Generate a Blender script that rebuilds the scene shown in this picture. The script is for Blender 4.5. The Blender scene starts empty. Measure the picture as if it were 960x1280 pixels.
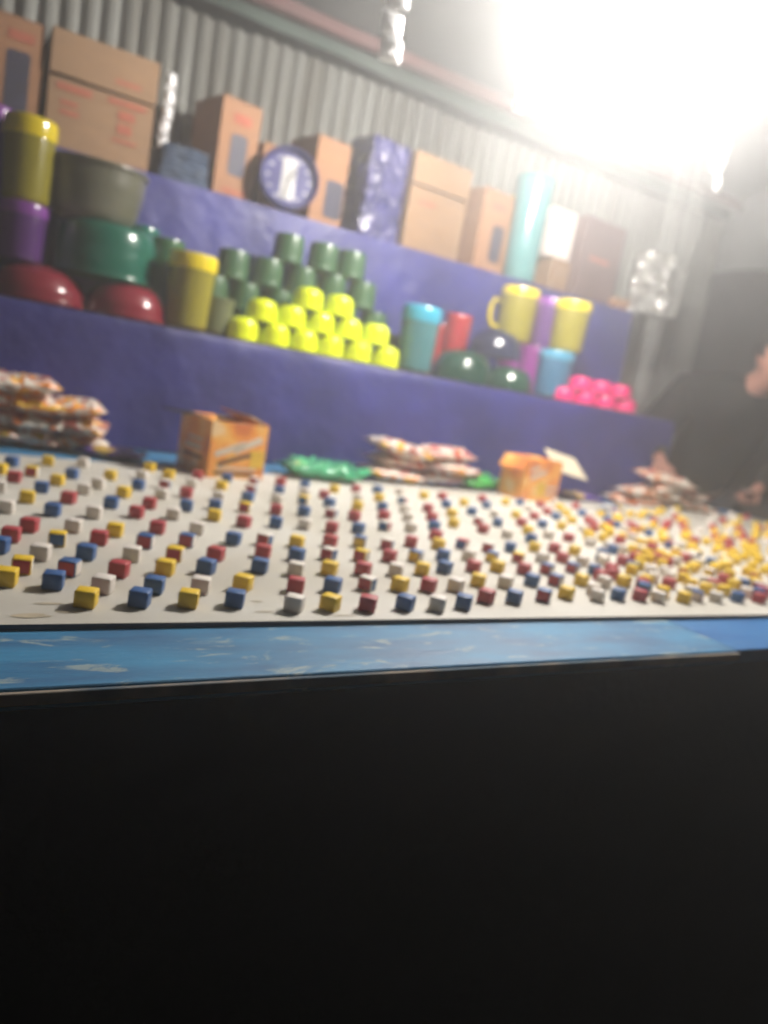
import bpy, bmesh, math, random
from mathutils import Vector, Matrix, noise
R = math.radians
rnd = random.Random(7)
S = bpy.context.scene
COL = S.collection

# ------------------------------------------------------------------ camera, world, exposure
# world axes: X along the shelves to the right, Y towards the back wall, Z up; metres
AX = ((0.851, 0.062, 0.521), (-0.495, -0.230, 0.838), (0.172, -0.971, -0.165))
def _orth(a):
    x = Vector(a[0]).normalized()
    y = (Vector(a[1]) - x * x.dot(Vector(a[1]))).normalized()
    return x, y, x.cross(y)
RX, RY, RZ = _orth(AX)                       # rows: world axes in (right, down, forward)
CAM = Vector((0, 0, 1.22))
ZT = 0.90                                    # table top
cam = bpy.data.cameras.new("camera")
cam.sensor_fit = 'VERTICAL'
cam.sensor_height = 36
cam.lens = 27.0
cam.clip_start = 0.02
cam.clip_end = 200
cam.dof.use_dof = True
cam.dof.focus_distance = 0.70
cam.dof.aperture_fstop = 2.85
camo = bpy.data.objects.new("camera", cam)
COL.objects.link(camo)
right = Vector((RX[0], RY[0], RZ[0])); down = Vector((RX[1], RY[1], RZ[1])); fwd = Vector((RX[2], RY[2], RZ[2]))
camo.matrix_world = Matrix(((right.x, -down.x, -fwd.x, CAM.x), (right.y, -down.y, -fwd.y, CAM.y), (right.z, -down.z, -fwd.z, CAM.z), (0, 0, 0, 1)))
S.camera = camo

w = bpy.data.worlds.new("World")
S.world = w
w.use_nodes = True
nt = w.node_tree
sky = nt.nodes.new('ShaderNodeTexSky')
sky.sky_type = 'NISHITA'
sky.sun_disc = False
sky.sun_elevation = R(-4)                    # night: the sun is well down
sky.sun_rotation = R(200)
nt.links.new(sky.outputs[0], nt.nodes['Background'].inputs[0])
nt.nodes['Background'].inputs[1].default_value = 0.01

S.view_settings.view_transform = 'Standard'
S.view_settings.look = 'None'
S.view_settings.exposure = 0.53
S.view_settings.gamma = 1.0
S.cycles.use_denoising = True
S.cycles.max_bounces = 8
S.cycles.transparent_max_bounces = 12
S.cycles.volume_bounces = 1
S.cycles.sample_clamp_indirect = 4.0
S.cycles.sample_clamp_direct = 0
S.cycles.use_light_tree = True

BULB_L = 1100.0                               # what the two lit bulbs give off
HAZE_D, HAZE_G = 0.070, 0.78

def at(px, py, Y):
    """point of the place on the upright plane Y metres away, seen at a point of the 960 x 1280 photograph"""
    c = Vector((px - 480.0, py - 640.0, 960.0))
    d = Vector((RX.dot(c), RY.dot(c), RZ.dot(c)))
    return CAM + d * (Y / d.y)
def onz(px, py, z):
    c = Vector((px - 480.0, py - 640.0, 960.0))
    d = Vector((RX.dot(c), RY.dot(c), RZ.dot(c)))
    return CAM + d * ((z - CAM.z) / d.z)
def scl(p):
    return 960.0 / (Vector(p) - CAM).dot(fwd)    # photo pixels per metre there

# ------------------------------------------------------------------ materials
MATS = {}
def mat(name, col, rough=0.5, metal=0.0, var=0.12, scale=12.0, bump=0.0, bscale=60.0, coat=0.0, trans=0.0, col2=None, detail=4.0, spec=0.5, alpha=1.0, stretch=None, pos=(0.35, 0.7)):
    if name in MATS: return MATS[name]
    m = bpy.data.materials.new(name); m.use_nodes = True
    n = m.node_tree; b = n.nodes['Principled BSDF']
    tc = n.nodes.new('ShaderNodeTexCoord')
    src = tc.outputs['Object']
    if stretch:
        mp = n.nodes.new('ShaderNodeMapping'); mp.inputs['Scale'].default_value = stretch
        n.links.new(src, mp.inputs[0]); src = mp.outputs[0]
    ns = n.nodes.new('ShaderNodeTexNoise'); ns.inputs['Scale'].default_value = scale; ns.inputs['Detail'].default_value = detail
    n.links.new(src, ns.inputs['Vector'])
    cr = n.nodes.new('ShaderNodeValToRGB')
    c2 = col2 if col2 else tuple(c * (1 - var * 2) for c in col)
    cr.color_ramp.elements[0].position = pos[0]; cr.color_ramp.elements[1].position = pos[1]
    cr.color_ramp.elements[0].color = (*c2, 1); cr.color_ramp.elements[1].color = (*col, 1)
    n.links.new(ns.outputs['Fac'], cr.inputs[0]); n.links.new(cr.outputs[0], b.inputs['Base Color'])
    rr = n.nodes.new('ShaderNodeMapRange'); rr.inputs['To Min'].default_value = rough * 0.8; rr.inputs['To Max'].default_value = min(1, rough * 1.2)
    n.links.new(ns.outputs['Fac'], rr.inputs['Value']); n.links.new(rr.outputs[0], b.inputs['Roughness'])
    b.inputs['Metallic'].default_value = metal
    b.inputs['Coat Weight'].default_value = coat; b.inputs['Coat Roughness'].default_value = 0.12
    b.inputs['Transmission Weight'].default_value = trans
    b.inputs['Specular IOR Level'].default_value = spec
    b.inputs['Alpha'].default_value = alpha
    if bump:
        n2 = n.nodes.new('ShaderNodeTexNoise'); n2.inputs['Scale'].default_value = bscale; n2.inputs['Detail'].default_value = 5
        n.links.new(src, n2.inputs['Vector'])
        bp = n.nodes.new('ShaderNodeBump'); bp.inputs['Strength'].default_value = bump; bp.inputs['Distance'].default_value = 0.01
        n.links.new(n2.outputs['Fac'], bp.inputs['Height']); n.links.new(bp.outputs[0], b.inputs['Normal'])
    MATS[name] = m
    return m
def plastic(name, col, trans=0.0, rough=0.22):
    return mat(name, col, rough=rough, var=0.06, scale=6, coat=0.3, trans=trans)

M_BLUECLOTH = mat('blue_tarpaulin', (0.020, 0.022, 0.185), rough=0.52, var=0.2, scale=5, bump=0.7, bscale=15, detail=8)
M_TABLE = mat('worn_blue_paint', (0.035, 0.23, 0.43), rough=0.55, scale=11, col2=(0.025, 0.12, 0.26), bump=0.1, detail=8, stretch=(0.6, 2.2, 1))
M_TABLE2 = mat('fresher_blue_paint', (0.03, 0.17, 0.40), rough=0.45, scale=7, col2=(0.025, 0.13, 0.36), bump=0.1, detail=8, stretch=(0.6, 2.2, 1))
M_SCUFF = mat('scuffed_bare_wood', (0.36, 0.33, 0.27), rough=0.8, scale=40, var=0.3)
def worn(m, seed):
    n = m.node_tree; b = n.nodes['Principled BSDF']; old = b.inputs['Base Color'].links[0].from_socket
    tc = n.nodes.new('ShaderNodeTexCoord'); mp = n.nodes.new('ShaderNodeMapping'); mp.inputs['Scale'].default_value = (4.5, 13.0, 1); mp.inputs['Location'].default_value = (seed, seed, 0); mp.inputs['Rotation'].default_value = (0, 0, 0.12)
    n.links.new(tc.outputs['Object'], mp.inputs[0])
    a = n.nodes.new('ShaderNodeTexNoise'); a.inputs['Scale'].default_value = 3.2; a.inputs['Detail'].default_value = 9; a.inputs['Roughness'].default_value = 0.68; a.inputs['Distortion'].default_value = 0.6
    n.links.new(mp.outputs[0], a.inputs['Vector'])
    r = n.nodes.new('ShaderNodeValToRGB'); r.color_ramp.elements[0].position = 0.57; r.color_ramp.elements[1].position = 0.64
    r.color_ramp.elements[0].color = (0, 0, 0, 1); r.color_ramp.elements[1].color = (0.75, 0.75, 0.75, 1)
    n.links.new(a.outputs['Fac'], r.inputs[0])
    mx = n.nodes.new('ShaderNodeMixRGB'); mx.inputs[2].default_value = (0.30, 0.36, 0.35, 1)
    n.links.new(r.outputs[0], mx.inputs[0]); n.links.new(old, mx.inputs[1]); n.links.new(mx.outputs[0], b.inputs['Base Color'])
worn(M_TABLE, 1.3)
M_EDGE = mat('worn_plywood_edge', (0.24, 0.20, 0.16), rough=0.85, scale=9, col2=(0.03, 0.07, 0.11), pos=(0.42, 0.58))
M_BOARD = mat('grubby_white_board', (0.56, 0.54, 0.49), rough=0.55, scale=3.5, col2=(0.45, 0.42, 0.36), detail=8, bump=0.06, bscale=30, pos=(0.3, 0.6))
M_BOARDEDGE = mat('dark_board_edge', (0.06, 0.07, 0.09), rough=0.7)
M_STAIN = mat('brown_stain', (0.5, 0.42, 0.3), rough=0.6, scale=30, var=0.15)
M_SKIRT = mat('black_cloth', (0.006, 0.0048, 0.0048), rough=0.95, var=0.2, scale=8, bump=0.2, spec=0.05)
M_GROUND = mat('trodden_earth', (0.05, 0.04, 0.032), rough=0.95, var=0.25, scale=3, bump=0.5, bscale=14, detail=8)
M_TIN = mat('galvanised_tin', (0.175, 0.18, 0.17), rough=0.48, metal=0.3, scale=3.2, col2=(0.11, 0.105, 0.09), detail=8, stretch=(3, 1, 0.35), pos=(0.3, 0.65))
M_ROOF = mat('grey_roof_tarpaulin', (0.05, 0.053, 0.053), rough=0.7, var=0.18, scale=2.5, bump=0.3, bscale=7)
M_GREENTARP = mat('dark_green_tarpaulin', (0.014, 0.035, 0.026), rough=0.6, var=0.2, scale=6, bump=0.3)
M_BEAM = mat('red_brown_beam', (0.085, 0.026, 0.026), rough=0.7, var=0.2, scale=12, bump=0.2, stretch=(0.3, 4, 4))
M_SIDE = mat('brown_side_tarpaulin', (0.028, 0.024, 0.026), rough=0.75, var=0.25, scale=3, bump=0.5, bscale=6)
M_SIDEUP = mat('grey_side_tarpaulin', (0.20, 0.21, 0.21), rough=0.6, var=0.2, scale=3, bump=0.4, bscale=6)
M_CARD = mat('brown_cardboard', (0.26, 0.155, 0.085), rough=0.8, var=0.08, scale=9, bump=0.06, bscale=90, stretch=(1, 1, 3))
M_CARD2 = mat('orange_brown_cardboard', (0.29, 0.145, 0.075), rough=0.8, var=0.08, scale=9, bump=0.06, bscale=90, stretch=(1, 1, 3))
M_CARD3 = mat('mauve_brown_cardboard', (0.14, 0.085, 0.085), rough=0.8, var=0.1, scale=9, bump=0.06, bscale=90)
M_CARDW = mat('white_cardboard', (0.66, 0.58, 0.55), rough=0.7, var=0.06)
M_CREAM = mat('cream_cardboard', (0.66, 0.58, 0.42), rough=0.8, var=0.06)
M_GREYCARD = mat('grey_cardboard', (0.12, 0.10, 0.09), rough=0.85, var=0.06)
M_PRED = mat('red_print', (0.36, 0.10, 0.06), rough=0.8, var=0.1, scale=40)
M_PBLUE = mat('blue_print', (0.032, 0.032, 0.062), rough=0.6, var=0.2, scale=30)
M_TAPE = mat('packing_tape', (0.33, 0.21, 0.12), rough=0.25, var=0.05)
M_WOOD = mat('shelf_plank', (0.25, 0.17, 0.1), rough=0.8, var=0.2, scale=8, stretch=(0.3, 4, 4))
M_BLACK = mat('black_plastic', (0.02, 0.02, 0.022), rough=0.4)
M_FOIL = mat('silver_foil', (0.85, 0.85, 0.87), rough=0.42, metal=0.5, var=0.05, bump=0.6, bscale=45)
M_BAG = mat('silvery_bag_film', (0.85, 0.85, 0.83), rough=0.2, metal=0.9, var=0.1, bump=0.8, bscale=35)
M_FOILR = mat('red_foil', (0.6, 0.05, 0.06), rough=0.25, metal=0.6, var=0.05, bump=0.6, bscale=45)

def clear_plastic(name, tint, opacity, rough=0.18, bump=0.6, bscale=16):
    m = bpy.data.materials.new(name); m.use_nodes = True
    n = m.node_tree; b = n.nodes['Principled BSDF']; out = n.nodes['Material Output']
    b.inputs['Base Color'].default_value = (*tint, 1); b.inputs['Roughness'].default_value = rough
    b.inputs['Specular IOR Level'].default_value = 0.9
    t = n.nodes.new('ShaderNodeBsdfTransparent'); mx = n.nodes.new('ShaderNodeMixShader')
    tc = n.nodes.new('ShaderNodeTexCoord'); ns = n.nodes.new('ShaderNodeTexNoise'); ns.inputs['Scale'].default_value = bscale; ns.inputs['Detail'].default_value = 4
    n.links.new(tc.outputs['Object'], ns.inputs['Vector'])
    bp = n.nodes.new('ShaderNodeBump'); bp.inputs['Strength'].default_value = bump; bp.inputs['Distance'].default_value = 0.02
    n.links.new(ns.outputs['Fac'], bp.inputs['Height']); n.links.new(bp.outputs[0], b.inputs['Normal'])
    mx.inputs[0].default_value = opacity
    n.links.new(t.outputs[0], mx.inputs[1]); n.links.new(b.outputs[0], mx.inputs[2]); n.links.new(mx.outputs[0], out.inputs[0])
    return m
M_CLEAR = clear_plastic('clear_plastic_sheet', (0.45, 0.46, 0.45), 0.13)
M_WRAP = clear_plastic('clear_shrink_wrap', (0.75, 0.75, 0.72), 0.55, rough=0.12, bump=1.0, bscale=22)

def printed(name, stops, scale, rough=0.3, stretch=(1, 1, 1), coat=0.4, rand=True, bump=0.25):
    """flat packet print: soft patches of several inks, shifted per object"""
    m = bpy.data.materials.new(name); m.use_nodes = True
    n = m.node_tree; b = n.nodes['Principled BSDF']
    tc = n.nodes.new('ShaderNodeTexCoord'); mp = n.nodes.new('ShaderNodeMapping'); mp.inputs['Scale'].default_value = stretch
    n.links.new(tc.outputs['Object'], mp.inputs[0])
    if rand:
        oi = n.nodes.new('ShaderNodeObjectInfo'); mu = n.nodes.new('ShaderNodeMath'); mu.operation = 'MULTIPLY'; mu.inputs[1].default_value = 37.0
        n.links.new(oi.outputs['Random'], mu.inputs[0]); n.links.new(mu.outputs[0], mp.inputs['Location'])
    ns = n.nodes.new('ShaderNodeTexNoise'); ns.inputs['Scale'].default_value = scale; ns.inputs['Detail'].default_value = 1.5
    n.links.new(mp.outputs[0], ns.inputs['Vector'])
    cr = n.nodes.new('ShaderNodeValToRGB'); cr.color_ramp.interpolation = 'EASE'
    e = cr.color_ramp.elements
    while len(e) < len(stops): e.new(0.5)
    for k, (p, c) in enumerate(stops): e[k].position = p; e[k].color = (*c, 1)
    n.links.new(ns.outputs['Fac'], cr.inputs[0]); n.links.new(cr.outputs[0], b.inputs['Base Color'])
    b.inputs['Roughness'].default_value = rough; b.inputs['Coat Weight'].default_value = coat; b.inputs['Coat Roughness'].default_value = 0.15
    n2 = n.nodes.new('ShaderNodeTexNoise'); n2.inputs['Scale'].default_value = 50
    n.links.new(tc.outputs['Object'], n2.inputs['Vector'])
    bp = n.nodes.new('ShaderNodeBump'); bp.inputs['Strength'].default_value = bump; bp.inputs['Distance'].default_value = 0.01
    n.links.new(n2.outputs['Fac'], bp.inputs['Height']); n.links.new(bp.outputs[0], b.inputs['Normal'])
    return m
CW, CO, CR_, CY_, CBR = (0.72, 0.66, 0.58), (0.75, 0.22, 0.04), (0.42, 0.06, 0.05), (0.8, 0.5, 0.05), (0.26, 0.15, 0.09)
M_SNACK = printed('snack_print', [(0.30, CBR), (0.40, CR_), (0.46, CW), (0.53, CW), (0.57, CO), (0.66, CY_)], 22)
M_SNACK2 = printed('pale_snack_print', [(0.28, CBR), (0.38, CO), (0.44, CW), (0.56, CW), (0.62, CO), (0.70, CR_)], 19)
M_SNACK3 = printed('pink_snack_print', [(0.30, CR_), (0.40, (0.62, 0.30, 0.28)), (0.46, CW), (0.52, CW), (0.56, CO), (0.64, CR_)], 22)
M_GREENP = printed('green_snack_print', [(0.3, (0.01, 0.10, 0.04)), (0.45, (0.03, 0.32, 0.14)), (0.6, (0.05, 0.42, 0.2)), (0.72, (0.55, 0.55, 0.2))], 12, rough=0.15, coat=0.8, bump=0.6)
M_GREENP2 = printed('bright_green_snack_print', [(0.3, (0.02, 0.13, 0.05)), (0.5, (0.05, 0.42, 0.08)), (0.7, (0.10, 0.60, 0.10))], 12, rough=0.15, coat=0.8, bump=0.6)
M_PURPLEP = printed('purple_snack_print', [(0.35, (0.05, 0.03, 0.16)), (0.55, (0.12, 0.05, 0.30)), (0.64, (0.6, 0.4, 0.1))], 12, rough=0.15, coat=0.8, bump=0.6)
M_ORANGEBOX = printed('orange_carton_print', [(0.32, (0.62, 0.17, 0.04)), (0.48, (0.80, 0.30, 0.05)), (0.58, (0.82, 0.42, 0.08)), (0.68, (0.80, 0.56, 0.30))], 13, rough=0.4, coat=0.3, bump=0.05)
M_WPRINT = mat('white_print', (0.7, 0.62, 0.52), rough=0.5)
M_YPRINT = mat('yellow_print', (0.78, 0.5, 0.04), rough=0.5)
M_BRPRINT = mat('brown_print', (0.16, 0.07, 0.03), rough=0.6)

def emission(name, col, s):
    m = bpy.data.materials.new(name); m.use_nodes = True
    n = m.node_tree; n.nodes.clear()
    e = n.nodes.new('ShaderNodeEmission'); o = n.nodes.new('ShaderNodeOutputMaterial')
    e.inputs[0].default_value = (*col, 1); e.inputs[1].default_value = s
    n.links.new(e.outputs[0], o.inputs[0])
    return m
M_BULB = emission('lit_bulb', (1.0, 0.945, 0.875), BULB_L)

# ------------------------------------------------------------------ building helpers
def link(o, parent=None):
    COL.objects.link(o)
    if parent is not None: o.parent = parent
    return o
def obj(name, bm, ms, parent=None, smooth=True):
    me = bpy.data.meshes.new(name); bm.normal_update(); bm.to_mesh(me); bm.free()
    for m in (ms if isinstance(ms, (list, tuple)) else [ms]): me.materials.append(m)
    if smooth:
        for p in me.polygons: p.use_smooth = True
        me.set_sharp_from_angle(angle=R(38))
    return link(bpy.data.objects.new(name, me), parent)
def thing(name, label, cat, loc=(0, 0, 0), rz=0.0, group=None, rot=None):
    o = bpy.data.objects.new(name, None); link(o)
    o.location = loc; o.rotation_euler = rot if rot else (0, 0, rz); o.empty_display_size = 0.05
    o['label'] = label; o['category'] = cat
    if group: o['group'] = group
    return o
def tag(o, label, cat, group=None):
    o['label'] = label; o['category'] = cat
    if group: o['group'] = group
    return o
def struct(o): o['kind'] = 'structure'; return o
def box_bm(sx, sy, sz, c=(0, 0, 0), bev=0.0, bm=None, rot=None, seg=1):
    own = bmesh.new()
    bmesh.ops.create_cube(own, size=1)
    bmesh.ops.scale(own, vec=(sx, sy, sz), verts=own.verts)
    if bev: bmesh.ops.bevel(own, geom=list(own.edges), offset=bev, segments=seg, affect='EDGES', profile=0.5)
    if rot is not None: bmesh.ops.rotate(own, cent=(0, 0, 0), matrix=rot, verts=own.verts)
    bmesh.ops.translate(own, vec=c, verts=own.verts)
    if bm is None: return own
    me = bpy.data.meshes.new('tmp'); own.to_mesh(me); own.free(); bm.from_mesh(me); bpy.data.meshes.remove(me)
    return bm
def lathe_bm(prof, n=36, closed_top=False):
    bm = bmesh.new()
    rings = []
    for r, z in prof:
        if r < 1e-6: rings.append([bm.verts.new((0, 0, z))])
        else: rings.append([bm.verts.new((r * math.cos(2 * math.pi * k / n), r * math.sin(2 * math.pi * k / n), z)) for k in range(n)])
    for a, b in zip(rings, rings[1:]):
        for k in range(n):
            k2 = (k + 1) % n
            if len(a) == 1 and len(b) == 1: continue
            if len(a) == 1: bm.faces.new((a[0], b[k2], b[k]))
            elif len(b) == 1: bm.faces.new((a[k], a[k2], b[0]))
            else: bm.faces.new((a[k], a[k2], b[k2], b[k]))
    bmesh.ops.recalc_face_normals(bm, faces=bm.faces)
    return bm
def tube_bm(pts, r, n=8, bm=None):
    bm = bm or bmesh.new()
    rings = []
    for i, p in enumerate(pts):
        p = Vector(p)
        d = (Vector(pts[min(i + 1, len(pts) - 1)]) - Vector(pts[max(i - 1, 0)])).normalized()
        u = d.orthogonal().normalized(); v = d.cross(u)
        rr = r[i] if isinstance(r, (list, tuple)) else r
        rings.append([bm.verts.new(p + (u * math.cos(2 * math.pi * k / n) + v * math.sin(2 * math.pi * k / n)) * rr) for k in range(n)])
    for a, b in zip(rings, rings[1:]):
        off = min(range(n), key=lambda o: (a[0].co - b[o].co).length)
        for k in range(n): bm.faces.new((a[k], a[(k + 1) % n], b[(k + 1 + off) % n], b[(k + off) % n]))
    bm.faces.new(rings[0][::-1]); bm.faces.new(rings[-1])
    bmesh.ops.recalc_face_normals(bm, faces=bm.faces)
    return bm
def grid_bm(nu, nv, fn, thick=0.0):
    bm = bmesh.new()
    V = [[bm.verts.new(fn(i / nu, j / nv)) for j in range(nv + 1)] for i in range(nu + 1)]
    for i in range(nu):
        for j in range(nv): bm.faces.new((V[i][j], V[i + 1][j], V[i + 1][j + 1], V[i][j + 1]))
    if thick:
        bm.normal_update()
        bmesh.ops.solidify(bm, geom=list(bm.faces), thickness=thick)
    return bm
def nz(x, y, z=0.0): return noise.noise(Vector((x, y, z)))
def copy_tree(o, parent=None):
    c = o.copy(); COL.objects.link(c)
    if parent is not None: c.parent = parent
    for ch in list(o.children): copy_tree(ch, c)
    return c
ORD = ['first', 'second', 'third', 'fourth', 'fifth', 'sixth', 'seventh', 'eighth', 'ninth', 'tenth', 'eleventh', 'twelfth', 'thirteenth', 'fourteenth', 'fifteenth', 'sixteenth',
       'seventeenth', 'eighteenth', 'nineteenth', 'twentieth', 'twenty-first', 'twenty-second', 'twenty-third', 'twenty-fourth', 'twenty-fifth', 'twenty-sixth', 'twenty-seventh',
       'twenty-eighth', 'twenty-ninth', 'thirtieth', 'thirty-first', 'thirty-second']

# ------------------------------------------------------------------ setting
Z1, Z2, ZW = 1.272, 1.742, 2.40
Y1, Y2, YW = 2.30, 2.68, 3.06
def ground_fn(u, v):
    x, y = -14 + 30 * u, -13 + 28 * v
    return (x, y, 0.012 * nz(x * 1.7, y * 1.7))
struct(obj('ground', grid_bm(60, 60, ground_fn), M_GROUND))

wall = thing('corrugated_wall', 'grey corrugated tin wall of upright sheets behind the stacked cartons', 'wall', (0, YW, 0))
X = -0.62
for k in range(7):
    wdt = 0.80
    dz = rnd.uniform(-0.012, 0.012); dy = 0.006 * (k % 2)
    def sh(u, v, x0=X, dz=dz, dy=dy):
        x = x0 + u * 0.83
        return (x, -0.0115 * math.sin(2 * math.pi * (x0 + u * 0.83) / 0.064) - dy + 0.006 * nz(x * 2.1, v * 3, k), 0.02 + v * (ZW - 0.02 + dz))
    obj('tin_sheet', grid_bm(104, 6, sh, 0.0012), M_TIN, wall)
    X += wdt

roof = thing('tarpaulin_roof', 'sagging grey tarpaulin roof stretched over the stall', 'roof', (0, 0, 0))
def roof_fn(u, v):
    x, y = -1.6 + 6.4 * u, 3.22 - 4.4 * v
    return (x, y, 2.47 + 0.19 * (3.22 - y) + 0.02 * nz(x * 1.3, y * 1.3) - 0.05 * math.sin(math.pi * ((y * 1.1) % 1.0)) * (0.4 + 0.3 * nz(x, 3)))
obj('roof_sheet', grid_bm(60, 44, roof_fn, 0.004), M_ROOF, roof)
def val_fn(u, v):
    x = -1.0 + 5.3 * u
    return (x, 2.985 + 0.012 * nz(x * 3, v * 2), 2.50 - 0.085 * v - 0.012 * abs(nz(x * 2.3, 7)) * v)
obj('edge_flap', grid_bm(60, 4, val_fn, 0.003), M_GREENTARP, roof)
b = at(410, 32, 2.92)
tag(obj('roof_beam', box_bm(6.0, 0.05, 0.045, (1.5, 2.92, b.z), 0.004), M_BEAM), 'red brown timber roof beam above the corrugated wall', 'beam')
for k, y in enumerate((1.78, 0.2)):
    tag(obj('roof_beam', box_bm(6.2, 0.05, 0.06, (1.5, y, 2.47 + 0.19 * (3.22 - y) - 0.09), 0.004), M_BEAM),
        ('red brown timber roof beam that the foil strips hang from', 'red brown timber roof beam over the front of the table')[k], 'beam')

side = thing('side_wall', 'tarpaulin side wall, dark brown below and grey above, behind the standing person', 'wall', (3.75, 0, 0))
def sd(z0, z1):
    def f(u, v):
        y = -0.4 + 3.42 * u
        return (0.03 * nz(y * 2.2, z0 + v, 4) + 0.012 * math.sin(y * 17 + v), y, z0 + (z1 - z0) * v)
    return f
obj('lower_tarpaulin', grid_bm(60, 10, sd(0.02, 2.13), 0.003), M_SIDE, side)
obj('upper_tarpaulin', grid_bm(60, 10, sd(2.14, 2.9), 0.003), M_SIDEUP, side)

# stepped display shelf under the blue cloth
shelf = thing('display_shelf', 'two-step wooden prize shelf covered by blue cloths', 'shelf', (0, 0, 0))
SX0, SX1 = -0.55, 2.80
for yy in (Y1 + 0.10, Y1 + 0.28): obj('plank', box_bm(SX1 - SX0, 0.17, 0.02, ((SX0 + SX1) / 2, yy, Z1 - 0.016), 0.002), M_WOOD, shelf)
for yy in (Y2 + 0.10, Y2 + 0.27): obj('plank', box_bm(SX1 - SX0, 0.165, 0.02, ((SX0 + SX1) / 2, yy, Z2 - 0.016), 0.002), M_WOOD, shelf)
for x in (SX0 + 0.05, 0.6, 1.7, SX1 - 0.05):
    obj('post', box_bm(0.045, 0.045, Z1 - 0.03, (x, Y1 + 0.06, (Z1 - 0.03) / 2), 0.003), M_WOOD, shelf)
    obj('post', box_bm(0.045, 0.045, Z2 - 0.03, (x, Y2 + 0.06, (Z2 - 0.03) / 2), 0.003), M_WOOD, shelf)
def cloth(z0, z1, yf, yb, x0, x1, seed, drop_r):
    def f(u, v):
        x = x0 + (x1 - x0) * u
        L1 = z1 - z0; L = L1 + (yb - yf)
        s = v * L
        fold = 0.014 * nz(x * 2.6, s * 1.2, seed) + 0.009 * nz(x * 7, s * 3, seed + 3) + 0.004 * abs(nz(x * 16 + s * 9, s * 12, seed + 6))
        if s < L1:
            z = z0 + s; t = 1 - s / L1
            return (x - 0.0 * t, yf - 0.004 - fold * (0.5 + t) - 0.012 * t, z)
        return (x, yf + (s - L1), z1 - 0.004 + 0.003 * nz(x * 5, s * 5, seed) - 0.003)
    return grid_bm(150, 30, f, 0.002)
tag(obj('blue_cloth', cloth(ZT + 0.006, Z1, Y1, Y2 - 0.01, SX0, 2.84, 1, 0), M_BLUECLOTH), 'blue tarpaulin cloth draped over the lower step, hanging to the table', 'cloth')
tag(obj('blue_cloth', cloth(Z1 + 0.004, Z2, Y2, YW - 0.03, SX0, 2.84, 5, 0), M_BLUECLOTH), 'blue tarpaulin cloth draped over the upper step under the cartons', 'cloth')

# table with its painted panels and black skirt
table = thing('game_table', 'long blue painted table with worn edge and black skirt', 'table', (0, 0, 0))
fy = 0.695
XS = 1.135
def panel(x0, x1, y0, y1, m, dz=0.0):
    return obj('tabletop_panel', box_bm(x1 - x0 - 0.002, y1 - y0, 0.022, ((x0 + x1) / 2, (y0 + y1) / 2, ZT - 0.011 + dz), 0.002), m, table)
panel(-0.9, XS, fy, 2.31, M_TABLE)
panel(XS, 3.35, fy + 0.004, 2.31, M_TABLE2, -0.001)
obj('edge_strip', box_bm(XS + 0.9, 0.006, 0.012, ((XS - 0.9) / 2, fy - 0.0035, ZT - 0.0085), 0.001), M_EDGE, table)
def skirt_fn(u, v):
    x = -0.9 + 4.25 * u
    return (x, fy + 0.012 + 0.012 * nz(x * 6, 1.3) * (0.2 + v) + 0.006 * math.sin(x * 31 + nz(x, 2) * 5) * v, ZT - 0.023 - (ZT - 0.035) * v)
obj('skirt', grid_bm(160, 8, skirt_fn, 0.002), M_SKIRT, table)
# scuffs worn through the paint
def blob_bm(cx, cy, rx, ry, z, seed, n=14, rot=0.0):
    bm = bmesh.new(); vs = []
    for k in range(n):
        a = 2 * math.pi * k / n; q = 1 + 0.45 * nz(seed * 3.1 + math.cos(a) * 1.3, math.sin(a) * 1.3, seed)
        x, y = rx * q * math.cos(a), ry * q * math.sin(a)
        vs.append(bm.verts.new((cx + x * math.cos(rot) - y * math.sin(rot), cy + x * math.sin(rot) + y * math.cos(rot), z)))
    bm.faces.new(vs)
    return bm
# white board
BT = 0.007
gb = thing('game_board', 'grubby white board lying on the blue table under the rows of cubes', 'board', (0, 0, 0))
bm = bmesh.new()
bl = [(-0.6, 0.836), (2.95, 0.838), (3.22, 2.12), (1.03, 2.045), (0.42, 1.965), (-0.6, 1.90)]
lo = [bm.verts.new((x, y, ZT + 0.001)) for x, y in bl]; hi = [bm.verts.new((x, y, ZT + BT)) for x, y in bl]
bm.faces.new(hi).material_index = 0; bm.faces.new(lo[::-1]).material_index = 1
for k in range(6):
    q = (k + 1) % 6; f = bm.faces.new((lo[k], lo[q], hi[q], hi[k])); f.material_index = 1
obj('board_sheet', bm, [M_BOARD, M_BOARDEDGE], gb, smooth=False)
for k, (px, py, rx, ry) in enumerate([(40, 770, .02, .007), (85, 765, .012, .004), (330, 765, .012, .003), (322, 752, .008, .003), (60, 755, .015, .003), (430, 770, .02, .002)]):
    p = onz(px, py, ZT + BT)
    obj('stain', blob_bm(p.x, p.y, rx, ry, ZT + BT + 0.0006, k + 20), M_STAIN, gb)

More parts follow.
